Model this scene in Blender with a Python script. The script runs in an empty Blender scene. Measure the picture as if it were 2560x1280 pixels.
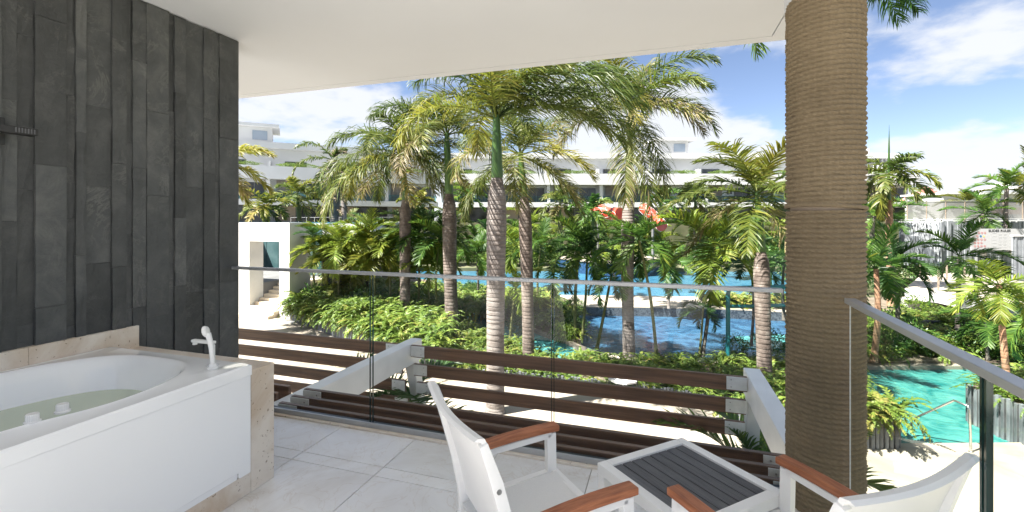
import bpy, bmesh, math, random
import numpy as np
from mathutils import Vector, Matrix

random.seed(7)
R = math.radians
sc = bpy.context.scene
col = sc.collection

# ------------------------------------------------------------------ camera
YAW = R(18.2); FPX = 1155.0; HOR = 551.0; CAMZ = 1.5
cam_d = bpy.data.cameras.new('camera'); cam = bpy.data.objects.new('camera', cam_d); col.objects.link(cam)
cam.location = (0, 0, CAMZ); cam.rotation_euler = (R(90), 0, YAW)
cam_d.sensor_width = 36.0; cam_d.lens = 36.0 * FPX / 2560.0
cam_d.shift_y = -(640.0 - HOR) / 2560.0
cam_d.clip_start = 0.05; cam_d.clip_end = 3000
sc.camera = cam

# ------------------------------------------------------------------ light
SUN_EL = R(56.0)
FWD = Vector((-math.sin(YAW), math.cos(YAW), 0)); RGT = Vector((math.cos(YAW), math.sin(YAW), 0))
sun_from = -(RGT * 0.93 + FWD * 0.37)
sun_dir = Vector((sun_from.x * math.cos(SUN_EL), sun_from.y * math.cos(SUN_EL), math.sin(SUN_EL))).normalized()
sd = bpy.data.lights.new('sun', 'SUN'); sd.energy = 5.0; sd.angle = R(0.53); sd.color = (1.0, 0.955, 0.88)
so = bpy.data.objects.new('sun', sd); col.objects.link(so)
so.rotation_euler = sun_dir.to_track_quat('Z', 'Y').to_euler()

w = bpy.data.worlds.new('World'); sc.world = w; w.use_nodes = True
wn = w.node_tree.nodes; wl = w.node_tree.links; wn.clear()
wo = wn.new('ShaderNodeOutputWorld'); bg = wn.new('ShaderNodeBackground'); bg.inputs[1].default_value = 0.075
sky = wn.new('ShaderNodeTexSky'); sky.sky_type = 'NISHITA'; sky.sun_disc = False
sky.sun_elevation = SUN_EL; sky.sun_rotation = math.atan2(sun_dir.x, sun_dir.y)
sky.altitude = 2200; sky.air_density = 0.9; sky.dust_density = 0.0; sky.ozone_density = 2.0
# clouds: noise on a flat layer overhead, everywhere in the sky
tc = wn.new('ShaderNodeTexCoord'); sx = wn.new('ShaderNodeSeparateXYZ'); wl.new(tc.outputs['Generated'], sx.inputs[0])
def wmath(op, a, b=None, clamp=False):
    n = wn.new('ShaderNodeMath'); n.operation = op; n.use_clamp = clamp
    for i, v in enumerate((a, b)):
        if v is None: continue
        if isinstance(v, (int, float)): n.inputs[i].default_value = v
        else: wl.new(v, n.inputs[i])
    return n.outputs[0]
zz = wmath('ADD', wmath('MAXIMUM', sx.outputs[2], 0.0), 0.22)
cx = wn.new('ShaderNodeCombineXYZ')
wl.new(wmath('DIVIDE', sx.outputs[0], zz), cx.inputs[0]); wl.new(wmath('DIVIDE', sx.outputs[1], zz), cx.inputs[1])
cx.inputs[2].default_value = 3.7
n1 = wn.new('ShaderNodeTexNoise'); n1.inputs['Scale'].default_value = 1.55; n1.inputs['Detail'].default_value = 9; n1.inputs['Roughness'].default_value = 0.55
wl.new(cx.outputs[0], n1.inputs['Vector'])
horiz = wmath('MULTIPLY', wmath('SUBTRACT', 0.34, sx.outputs[2], True), 0.46)
cm = wn.new('ShaderNodeMapRange'); cm.interpolation_type = 'SMOOTHSTEP'
wl.new(wmath('ADD', n1.outputs[0], horiz), cm.inputs[0])
cm.inputs[1].default_value = 0.48; cm.inputs[2].default_value = 0.615; cm.inputs[3].default_value = 0.0; cm.inputs[4].default_value = 0.92
mx = wn.new('ShaderNodeMix'); mx.data_type = 'RGBA'; wl.new(cm.outputs[0], mx.inputs[0]); tint = wn.new('ShaderNodeMix'); tint.data_type = 'RGBA'; tint.blend_type = 'MULTIPLY'; tint.inputs[0].default_value = 1.0; tint.inputs[7].default_value = (.74, .655, .615, 1)
wl.new(sky.outputs[0], tint.inputs[6]); wl.new(tint.outputs[2], mx.inputs[6])
mx.inputs[7].default_value = (2.85, 2.92, 3.05, 1)
wl.new(mx.outputs[2], bg.inputs[0]); wl.new(bg.outputs[0], wo.inputs[0])

sc.view_settings.view_transform = 'Standard'; sc.view_settings.look = 'None'
sc.view_settings.exposure = 2.22; sc.view_settings.gamma = 1.0; sc.view_settings.use_curve_mapping = False
sc.render.engine = 'CYCLES'
sc.cycles.max_bounces = 10; sc.cycles.diffuse_bounces = 5; sc.cycles.glossy_bounces = 4
sc.cycles.transparent_max_bounces = 16; sc.cycles.transmission_bounces = 6
sc.cycles.sample_clamp_indirect = 6.0
sc.cycles.use_denoising = True

# ------------------------------------------------------------------ surveying helpers
def at(u, v, d):
    "world point seen in direction (u, v) at forward distance d"
    p = FWD * d + RGT * (d * (u - 1280.0) / FPX)
    return Vector((p.x, p.y, CAMZ + d * (HOR - v) / FPX))
def gp(u, v, z):
    return at(u, v, (CAMZ - z) * FPX / (v - HOR))
GZ = -3.5

# ------------------------------------------------------------------ materials
def nodes_of(name):
    m = bpy.data.materials.new(name); m.use_nodes = True
    nt = m.node_tree; b = nt.nodes['Principled BSDF']
    return m, nt.nodes, nt.links, b
def tex(nodes, links, kind, scale, coord='Object', stretch=None, **kw):
    t = nodes.new('ShaderNodeTexCoord'); o = t.outputs[coord]
    if stretch:
        mp = nodes.new('ShaderNodeMapping'); mp.inputs['Scale'].default_value = stretch; links.new(o, mp.inputs[0]); o = mp.outputs[0]
    n = nodes.new(kind); n.inputs['Scale'].default_value = scale
    for k, v in kw.items(): n.inputs[k].default_value = v
    links.new(o, n.inputs['Vector'])
    return n
def ramp(nodes, links, fac, stops):
    r = nodes.new('ShaderNodeValToRGB'); links.new(fac, r.inputs[0])
    el = r.color_ramp.elements
    while len(el) < len(stops): el.new(0.5)
    for e, (p, c) in zip(el, stops): e.position = p; e.color = (*c, 1)
    return r
def bump(nodes, links, b, h, strength, dist=0.01):
    bp = nodes.new('ShaderNodeBump'); bp.inputs['Strength'].default_value = strength; bp.inputs['Distance'].default_value = dist
    links.new(h, bp.inputs['Height']); links.new(bp.outputs[0], b.inputs['Normal'])
def vary(nodes, links, colsock, amount, prop='Random'):
    oi = nodes.new('ShaderNodeObjectInfo'); mr = nodes.new('ShaderNodeMapRange')
    links.new(oi.outputs[prop], mr.inputs[0]); mr.inputs[3].default_value = 1 - amount; mr.inputs[4].default_value = 1 + amount
    mu = nodes.new('ShaderNodeMix'); mu.data_type = 'RGBA'; mu.blend_type = 'MULTIPLY'; mu.inputs[0].default_value = 1
    links.new(colsock, mu.inputs[6])
    cb = nodes.new('ShaderNodeCombineColor'); [links.new(mr.outputs[0], cb.inputs[i]) for i in range(3)]
    links.new(cb.outputs[0], mu.inputs[7]); return mu.outputs[2]

def noisy(name, c0, c1, scale=4, rough=0.6, bstr=0.1, bscale=60, objvar=0.0, stretch=None, metallic=0.0, spec=0.5, p0=0.35, p1=0.65, detail=6, coord='Object'):
    m, n, l, b = nodes_of(name)
    t = tex(n, l, 'ShaderNodeTexNoise', scale, coord=coord, stretch=stretch, Detail=detail)
    r = ramp(n, l, t.outputs[0], [(p0, c0), (p1, c1)])
    o = r.outputs[0]
    if objvar: o = vary(n, l, o, objvar)
    l.new(o, b.inputs['Base Color']); b.inputs['Roughness'].default_value = rough; b.inputs['Metallic'].default_value = metallic
    b.inputs['Specular IOR Level'].default_value = spec
    if bstr:
        t2 = tex(n, l, 'ShaderNodeTexNoise', bscale, coord=coord, stretch=stretch, Detail=4)
        bump(n, l, b, t2.outputs[0], bstr)
    return m

M = {}
M['stucco'] = noisy('white_plaster', (.50, .50, .49), (.56, .56, .55), 1.2, .85, .08, 90)
M['ceiling'] = noisy('ceiling_paint', (.61, .63, .665), (.64, .66, .695), .8, .9, .05, 120)
M['bldg'] = noisy('building_white', (.47, .475, .48), (.54, .545, .55), .25, .85, 0)
M['white_metal'] = noisy('white_powder_coat', (.79, .785, .775), (.82, .815, .805), 6, .38, .03, 300)
M['steel_white'] = noisy('white_painted_steel', (.68, .69, .69), (.76, .77, .77), 3, .45, .08, 40)
M['plate'] = noisy('galvanised_plate', (.58, .60, .59), (.70, .71, .70), 14, .5, .05, 80)
M['bolt'] = noisy('bolt_steel', (.28, .28, .28), (.4, .4, .4), 30, .35, 0, metallic=.8)
M['board'] = noisy('brown_board', (.075, .038, .022), (.175, .092, .052), 3.2, .36, .2, 30, objvar=.22, stretch=(.5, 12, 12))
M['arm_wood'] = noisy('terracotta_wood', (.26, .085, .036), (.44, .165, .075), 5, .5, .2, 40, objvar=.06, stretch=(2, 18, 18))
M['slat_grey'] = noisy('grey_wood_slat', (.075, .077, .085), (.12, .122, .132), 6, .62, .35, 60, objvar=.12, stretch=(1.5, 40, 40))
M['sling'] = noisy('white_mesh_sling', (.70, .70, .69), (.75, .75, .74), 300, .7, .35, 500)
M['acrylic'] = noisy('white_acrylic', (.86, .865, .865), (.88, .885, .885), 1, .08, 0)
M['plastic'] = noisy('white_plastic', (.78, .775, .765), (.80, .80, .79), 4, .25, 0)
M['rubber'] = noisy('dark_plastic', (.012, .012, .013), (.02, .02, .022), 6, .45, 0)
M['alu'] = noisy('grey_aluminium', (.36, .365, .37), (.42, .425, .43), 3, .38, .02, 200, metallic=.35)
M['chrome'] = noisy('steel_tube', (.55, .55, .54), (.65, .65, .64), 10, .22, 0, metallic=.95)
M['glass_edge'] = noisy('dark_green_glass_edge', (.010, .028, .026), (.02, .045, .042), 5, .1, 0)
M['channel'] = noisy('dark_channel', (.012, .016, .022), (.03, .036, .045), 8, .3, 0, metallic=.3)
M['soil'] = noisy('soil', (.085, .07, .045), (.16, .13, .095), 3, .95, .6, 12)
M['ground'] = noisy('garden_ground', (.07, .085, .035), (.16, .15, .09), .4, .95, .3, 3)
M['slat_slate'] = noisy('slate_slat', (.075, .082, .092), (.17, .18, .20), 2.5, .6, .3, 20, objvar=.28, stretch=(4, 4, 1))
M['roof_red'] = noisy('red_roof', (.42, .16, .13), (.55, .25, .21), 5, .8, .3, 12)
M['brick_wall'] = noisy('orange_wall', (.42, .16, .085), (.52, .22, .12), 3, .85, .1, 20)
M['pole'] = noisy('brown_post', (.22, .17, .13), (.32, .26, .2), 6, .7, .1, 30)
M['black_vinyl'] = noisy('black_vinyl', (.012, .012, .015), (.028, .028, .034), 3, .4, .2, 8)
M['teal_pipe'] = noisy('teal_pipe', (.012, .13, .155), (.02, .17, .20), 4, .35, .05, 30)
M['red_sail'] = noisy('orange_red_fibreglass', (.48, .045, .022), (.58, .075, .04), 2, .45, 0)
M['dark_glass'] = noisy('dark_window', (.018, .021, .024), (.05, .055, .06), .6, .08, 0)
M['blue_glass'] = noisy('sky_window', (.22, .27, .33), (.28, .33, .39), .5, .1, 0)
M['teal_dark'] = noisy('teal_dark_glass', (.04, .085, .09), (.09, .15, .155), .8, .1, 0)
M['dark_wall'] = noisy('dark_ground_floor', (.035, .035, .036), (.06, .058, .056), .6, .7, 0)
M['tan_panel'] = noisy('tan_panel', (.30, .235, .18), (.36, .29, .23), 2, .7, 0, stretch=(1, 1, 8))
M['louvre'] = noisy('brown_louvre', (.19, .16, .14), (.25, .21, .185), 2, .6, 0, objvar=.1)
M['col_grey'] = noisy('grey_column', (.12, .12, .12), (.17, .17, .17), 1, .7, .05, 20)
M['bronze'] = noisy('person_dark', (.02, .02, .02), (.03, .03, .03), 3, .7, 0)
M['plank'] = noisy('grey_plank', (.17, .185, .20), (.29, .31, .33), 2.5, .7, .15, 20, objvar=.14, stretch=(3, 3, .6))

# travertine
def travertine(name, c0, c1, pits=True, sc_=2.2):
    m, n, l, b = nodes_of(name)
    t = tex(n, l, 'ShaderNodeTexNoise', sc_, Detail=9, Roughness=.62, Distortion=.5)
    r = ramp(n, l, t.outputs[0], [(.30, c0), (.55, c1), (.75, tuple(min(1, x * 1.1) for x in c1))])
    v = tex(n, l, 'ShaderNodeTexNoise', 55, Detail=3)
    pr = ramp(n, l, v.outputs[0], [(.28, (.28, .2, .13)), (.34, (1, 1, 1))])
    mu = n.new('ShaderNodeMix'); mu.data_type = 'RGBA'; mu.blend_type = 'MULTIPLY'; mu.inputs[0].default_value = .8 if pits else 0.15
    l.new(r.outputs[0], mu.inputs[6]); l.new(pr.outputs[0], mu.inputs[7])
    l.new(mu.outputs[2], b.inputs['Base Color']); b.inputs['Roughness'].default_value = .5
    bump(n, l, b, pr.outputs[0], .35, .004)
    return m
M['trav'] = travertine('travertine', (.50, .37, .25), (.70, .635, .555))
M['trav_step'] = travertine('travertine_step', (.52, .42, .31), (.64, .55, .43), False, 1.0)
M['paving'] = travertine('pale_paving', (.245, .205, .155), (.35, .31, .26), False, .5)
M['bounce_paving'] = travertine('bounce_travertine', (.52, .48, .42), (.66, .63, .57), False, .5)  # brighter stone for the added bounce surface behind the camera

# polished balcony tile
m, n, l, b = nodes_of('marble_tile')
t = tex(n, l, 'ShaderNodeTexNoise', 1.7, coord='Object', Detail=8, Distortion=1.2, Roughness=.6)
oi = n.new('ShaderNodeObjectInfo')
r = ramp(n, l, t.outputs[0], [(.3, (.66, .625, .585)), (.52, (.77, .755, .74)), (.72, (.82, .81, .80))])
t2 = tex(n, l, 'ShaderNodeTexNoise', 3.1, Detail=10, Distortion=2.5)
vr = ramp(n, l, t2.outputs[0], [(.485, (1, 1, 1)), (.5, (.86, .80, .74)), (.515, (1, 1, 1))])
mu = n.new('ShaderNodeMix'); mu.data_type = 'RGBA'; mu.blend_type = 'MULTIPLY'; mu.inputs[0].default_value = .6
l.new(r.outputs[0], mu.inputs[6]); l.new(vr.outputs[0], mu.inputs[7])
l.new(vary(n, l, mu.outputs[2], .05), b.inputs['Base Color'])
rr = ramp(n, l, t.outputs[0], [(.3, (.26,) * 3), (.7, (.16,) * 3)]); l.new(rr.outputs[0], b.inputs['Roughness'])
M['tile'] = m
M['grout'] = noisy('grout', (.47, .42, .37), (.55, .50, .44), 8, .9, 0)

# slate stones
m, n, l, b = nodes_of('dark_slate')
oi = n.new('ShaderNodeObjectInfo')
tcn = n.new('ShaderNodeTexCoord'); ad = n.new('ShaderNodeVectorMath'); ad.operation = 'ADD'
cmb = n.new('ShaderNodeCombineXYZ')
for i in range(3):
    mm = n.new('ShaderNodeMath'); mm.operation = 'MULTIPLY'; mm.inputs[1].default_value = (37.0, 61.0, 93.0)[i]; l.new(oi.outputs['Random'], mm.inputs[0]); l.new(mm.outputs[0], cmb.inputs[i])
l.new(tcn.outputs['Object'], ad.inputs[0]); l.new(cmb.outputs[0], ad.inputs[1])
def ntex(kind, scale, **kw):
    t = n.new(kind); t.inputs['Scale'].default_value = scale
    for k, v in kw.items(): t.inputs[k].default_value = v
    l.new(ad.outputs[0], t.inputs['Vector']); return t
ta = ntex('ShaderNodeTexNoise', 3.4, Detail=11, Roughness=.7, Distortion=.5)
ra = ramp(n, l, ta.outputs[0], [(.28, (.034, .036, .038)), (.5, (.058, .061, .063)), (.72, (.098, .10, .099))])
tb = ntex('ShaderNodeTexNoise', 2.4, Detail=12, Roughness=.72, Distortion=.7)
rb = ramp(n, l, tb.outputs[0], [(.478, (0, 0, 0)), (.5, (.8, .8, .8)), (.516, (0, 0, 0))])
td = ntex('ShaderNodeTexNoise', 1.4, Detail=4)
rd = ramp(n, l, td.outputs[0], [(.45, (0, 0, 0)), (.68, (1, 1, 1))])
ml = n.new('ShaderNodeMath'); ml.operation = 'MULTIPLY'; l.new(rb.outputs[0], ml.inputs[0]); l.new(rd.outputs[0], ml.inputs[1])
mxv = n.new('ShaderNodeMix'); mxv.data_type = 'RGBA'; l.new(ml.outputs[0], mxv.inputs[0]); l.new(ra.outputs[0], mxv.inputs[6]); mxv.inputs[7].default_value = (.135, .135, .128, 1)
hv = n.new('ShaderNodeHueSaturation'); l.new(vary(n, l, mxv.outputs[2], .27), hv.inputs['Color']); hv.inputs['Saturation'].default_value = 1.0
l.new(hv.outputs[0], b.inputs['Base Color']); b.inputs['Roughness'].default_value = .52; b.inputs['Specular IOR Level'].default_value = .45
te = ntex('ShaderNodeTexNoise', 11, Detail=9, Roughness=.7, Distortion=.8)
bump(n, l, b, te.outputs[0], .75, .014)
M['slate'] = m

# glass pane: clear with Fresnel reflection
def glass(name, tint=(.93, .97, .955), ior=1.5, edge=0.0):
    m = bpy.data.materials.new(name); m.use_nodes = True; n = m.node_tree.nodes; l = m.node_tree.links
    n.remove(n['Principled BSDF']); out = n['Material Output']
    tr = n.new('ShaderNodeBsdfTransparent'); tr.inputs[0].default_value = (*tint, 1)
    gl = n.new('ShaderNodeBsdfGlossy'); gl.inputs['Roughness'].default_value = 0.0
    fr = n.new('ShaderNodeFresnel'); fr.inputs[0].default_value = ior
    mxs = n.new('ShaderNodeMixShader'); l.new(fr.outputs[0], mxs.inputs[0]); l.new(tr.outputs[0], mxs.inputs[1]); l.new(gl.outputs[0], mxs.inputs[2])
    l.new(mxs.outputs[0], out.inputs[0]); return m
M['glass'] = glass('clear_glass', (.965, .985, .978), 1.32)
M['glass_side'] = glass('green_tinted_glass', (.87, .935, .87), 1.35)
M['glass_t'] = glass('teal_glass', (.55, .75, .74), 1.4)
m = bpy.data.materials.new('bath_water'); m.use_nodes = True; n = m.node_tree.nodes; l = m.node_tree.links
b = n['Principled BSDF']; b.inputs['Base Color'].default_value = (.74, .82, .66, 1); b.inputs['Roughness'].default_value = .03; b.inputs['IOR'].default_value = 1.33
trn = n.new('ShaderNodeBsdfTransparent'); trn.inputs[0].default_value = (.95, .99, .92, 1); mxs = n.new('ShaderNodeMixShader'); mxs.inputs[0].default_value = .6
l.new(trn.outputs[0], mxs.inputs[1]); l.new(b.outputs[0], mxs.inputs[2]); l.new(mxs.outputs[0], n['Material Output'].inputs[0]); M['tub_water'] = m

# pool water: basin colour with painted caustic-like light, under a rippled glossy surface
def water(name, c0, c1, scale=1.2, bstr=.35):
    m, n, l, b = nodes_of(name)
    t = tex(n, l, 'ShaderNodeTexNoise', scale, Detail=5, Distortion=1.6)
    r = ramp(n, l, t.outputs[0], [(.3, c0), (.7, c1)])
    l.new(r.outputs[0], b.inputs['Base Color']); b.inputs['Roughness'].default_value = .06; b.inputs['IOR'].default_value = 1.33; b.inputs['Specular IOR Level'].default_value = .3
    t2 = tex(n, l, 'ShaderNodeTexNoise', scale * 3.2, Detail=4, Distortion=.9, stretch=(1, 1.7, 1)); bump(n, l, b, t2.outputs[0], bstr, .06)
    return m
M['water_blue'] = water('pool_water_blue', (.024, .105, .185), (.06, .19, .28), .9)
M['water_deep'] = water('pool_water_deep', (.010, .034, .08), (.042, .12, .21), 1.4)
M['water_teal'] = water('pool_water_teal', (.010, .125, .125), (.075, .265, .245), 1.5, .4)
M['water_chan'] = water('channel_water', (.05, .24, .25), (.09, .31, .31), 1.0, .2)
# mosaic for pool walls
def mosaic(name, c0, c1):
    m, n, l, b = nodes_of(name)
    t = tex(n, l, 'ShaderNodeTexVoronoi', 14); r = ramp(n, l, t.outputs['Color'], [(.2, c0), (.8, c1)])
    l.new(r.outputs[0], b.inputs['Base Color']); b.inputs['Roughness'].default_value = .2; return m
M['mosaic'] = mosaic('blue_mosaic', (.012, .035, .085), (.035, .085, .17))
M['mosaic_grey'] = mosaic('slate_mosaic', (.03, .04, .055), (.09, .11, .13))

# mesh screen
m, n, l, b = nodes_of('grey_mesh_screen')
b.inputs['Base Color'].default_value = (.19, .19, .18, 1); b.inputs['Roughness'].default_value = .7
tr = n.new('ShaderNodeBsdfTransparent'); mxs = n.new('ShaderNodeMixShader'); mxs.inputs[0].default_value = .82
l.new(tr.outputs[0], mxs.inputs[1]); l.new(b.outputs[0], mxs.inputs[2]); l.new(mxs.outputs[0], n['Material Output'].inputs[0])
M['mesh'] = m
# falling water
m, n, l, b = nodes_of('falling_water')
t = tex(n, l, 'ShaderNodeTexNoise', 5, stretch=(3, 3, .35), Detail=6)
r = ramp(n, l, t.outputs[0], [(.42, (0, 0, 0)), (.62, (.85,) * 3)])
b.inputs['Base Color'].default_value = (.75, .79, .82, 1); b.inputs['Roughness'].default_value = .25
tr = n.new('ShaderNodeBsdfTransparent'); mxs = n.new('ShaderNodeMixShader')
l.new(r.outputs[0], mxs.inputs[0]); l.new(tr.outputs[0], mxs.inputs[1]); l.new(b.outputs[0], mxs.inputs[2]); l.new(mxs.outputs[0], n['Material Output'].inputs[0])
M['fall'] = m

# leaves
def leaf(name, stops, rough=.45, trans=.45, objvar=.18):
    m, n, l, b = nodes_of(name)
    a = n.new('ShaderNodeAttribute'); a.attribute_name = 'tint'
    r = ramp(n, l, a.outputs['Fac'], [(p_, tuple(x * .74 for x in c_)) for p_, c_ in stops])
    o = vary(n, l, r.outputs[0], objvar)
    l.new(o, b.inputs['Base Color']); b.inputs['Roughness'].default_value = rough; b.inputs['Specular IOR Level'].default_value = .4
    tl = n.new('ShaderNodeBsdfTranslucent'); l.new(o, tl.inputs[0])
    mxs = n.new('ShaderNodeMixShader'); mxs.inputs[0].default_value = trans
    l.new(b.outputs[0], mxs.inputs[1]); l.new(tl.outputs[0], mxs.inputs[2]); l.new(mxs.outputs[0], n['Material Output'].inputs[0])
    return m
M['leaf_royal'] = leaf('royal_palm_leaf', [(0, (.034, .072, .016)), (.4, (.085, .135, .026)), (.75, (.175, .205, .045)), (.93, (.27, .25, .075)), (1, (.36, .29, .16))])
M['leaf_yellow'] = leaf('yellow_palm_leaf', [(0, (.055, .10, .016)), (.4, (.14, .185, .026)), (.85, (.31, .29, .04)), (1, (.42, .34, .13))])
M['leaf_green'] = leaf('fresh_palm_leaf', [(0, (.03, .095, .018)), (.45, (.085, .19, .032)), (.8, (.18, .28, .04)), (1, (.34, .34, .05))])
M['leaf_lime'] = leaf('lime_palm_leaf', [(0, (.09, .165, .02)), (.5, (.20, .295, .035)), (1, (.42, .42, .06))])
M['leaf_dark'] = leaf('dark_palm_leaf', [(0, (.022, .065, .02)), (.5, (.05, .125, .03)), (1, (.11, .20, .04))])
M['fern'] = leaf('fern_leaf', [(0, (.055, .115, .018)), (.4, (.13, .22, .032)), (.8, (.25, .33, .055)), (1, (.36, .31, .08))], .5, .3, .1)
M['shrub'] = leaf('shrub_leaf', [(0, (.026, .08, .018)), (.5, (.07, .165, .03)), (1, (.17, .28, .05))], .4, .25)
M['shrub_lime'] = leaf('lime_shrub_leaf', [(0, (.06, .13, .015)), (.5, (.14, .24, .025)), (1, (.28, .36, .05))], .45, .3)
M['leaf_dry'] = leaf('dry_palm_leaf', [(0, (.12, .09, .05)), (.5, (.22, .17, .10)), (1, (.36, .29, .2))], .7, .15)

def bark(name, c0, c1, c2):
    m, n, l, b = nodes_of(name)
    t = tex(n, l, 'ShaderNodeTexNoise', 2.2, Detail=8, Roughness=.65, stretch=(1.5, 1.5, 1))
    r = ramp(n, l, t.outputs[0], [(.3, c0), (.52, c1), (.72, c2)])
    tw = tex(n, l, 'ShaderNodeTexNoise', 6, stretch=(.5, .5, 6), Detail=3)
    rw = ramp(n, l, tw.outputs[0], [(.38, (.62, .58, .55)), (.5, (1, 1, 1))])
    mu = n.new('ShaderNodeMix'); mu.data_type = 'RGBA'; mu.blend_type = 'MULTIPLY'; mu.inputs[0].default_value = .8
    l.new(r.outputs[0], mu.inputs[6]); l.new(rw.outputs[0], mu.inputs[7])
    l.new(vary(n, l, mu.outputs[2], .1), b.inputs['Base Color']); b.inputs['Roughness'].default_value = .8
    t2 = tex(n, l, 'ShaderNodeTexNoise', 22, Detail=5); bump(n, l, b, t2.outputs[0], .5, .012)
    return m
M['bark'] = bark('grey_palm_bark', (.125, .10, .085), (.195, .17, .155), (.245, .222, .205))
M['bark_brown'] = bark('brown_palm_bark', (.055, .038, .030), (.135, .105, .088), (.27, .24, .21))
M['bark_orange'] = bark('orange_palm_bark', (.23, .11, .06), (.29, .17, .10), (.30, .25, .18))
M['bark_green'] = bark('green_stem', (.07, .10, .025), (.14, .145, .05), (.21, .19, .11))
M['bark_dark'] = bark('dark_stem', (.05, .05, .04), (.11, .10, .085), (.2, .18, .15))
M['shaft'] = noisy('green_crownshaft', (.028, .075, .014), (.06, .115, .024), 2.5, .35, .06, 20, stretch=(3, 3, .6), objvar=.12)

# rope
m, n, l, b = nodes_of('jute_rope')
t = tex(n, l, 'ShaderNodeTexNoise', 2.0, Detail=6); r = ramp(n, l, t.outputs[0], [(.3, (.16, .122, .074)), (.7, (.235, .183, .113))])
tf = tex(n, l, 'ShaderNodeTexNoise', 90, Detail=4); rf = ramp(n, l, tf.outputs[0], [(.3, (.85, .84, .82)), (.65, (1.05, 1.05, 1.05))])
mu = n.new('ShaderNodeMix'); mu.data_type = 'RGBA'; mu.blend_type = 'MULTIPLY'; mu.inputs[0].default_value = 1
l.new(r.outputs[0], mu.inputs[6]); l.new(rf.outputs[0], mu.inputs[7]); l.new(mu.outputs[2], b.inputs['Base Color'])
b.inputs['Roughness'].default_value = .9; bump(n, l, b, tf.outputs[0], .5, .004)
M['rope'] = m

def flat(name, c, rough=.5, metallic=0):
    m, n, l, b = nodes_of(name)
    b.inputs['Base Color'].default_value = (*c, 1); b.inputs['Roughness'].default_value = rough; b.inputs['Metallic'].default_value = metallic; return m
M['ink'] = flat('black_print', (.02, .02, .02)); M['ink_red'] = flat('red_print', (.55, .09, .07)); M['ink_blue'] = flat('blue_print', (.03, .16, .30))
M['ink_yellow'] = flat('yellow_print', (.75, .5, .12)); M['ink_grey'] = flat('grey_print', (.5, .5, .5)); M['sign_white'] = flat('white_sign', (.42, .42, .42), .5)
M['dark_fill'] = flat('dark_fill', (.015, .017, .016), .8)  # near-black; paints the shade under the walkway, also the slate wall core
M['pink'] = flat('pink_finial', (.65, .28, .24), .5)

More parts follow.
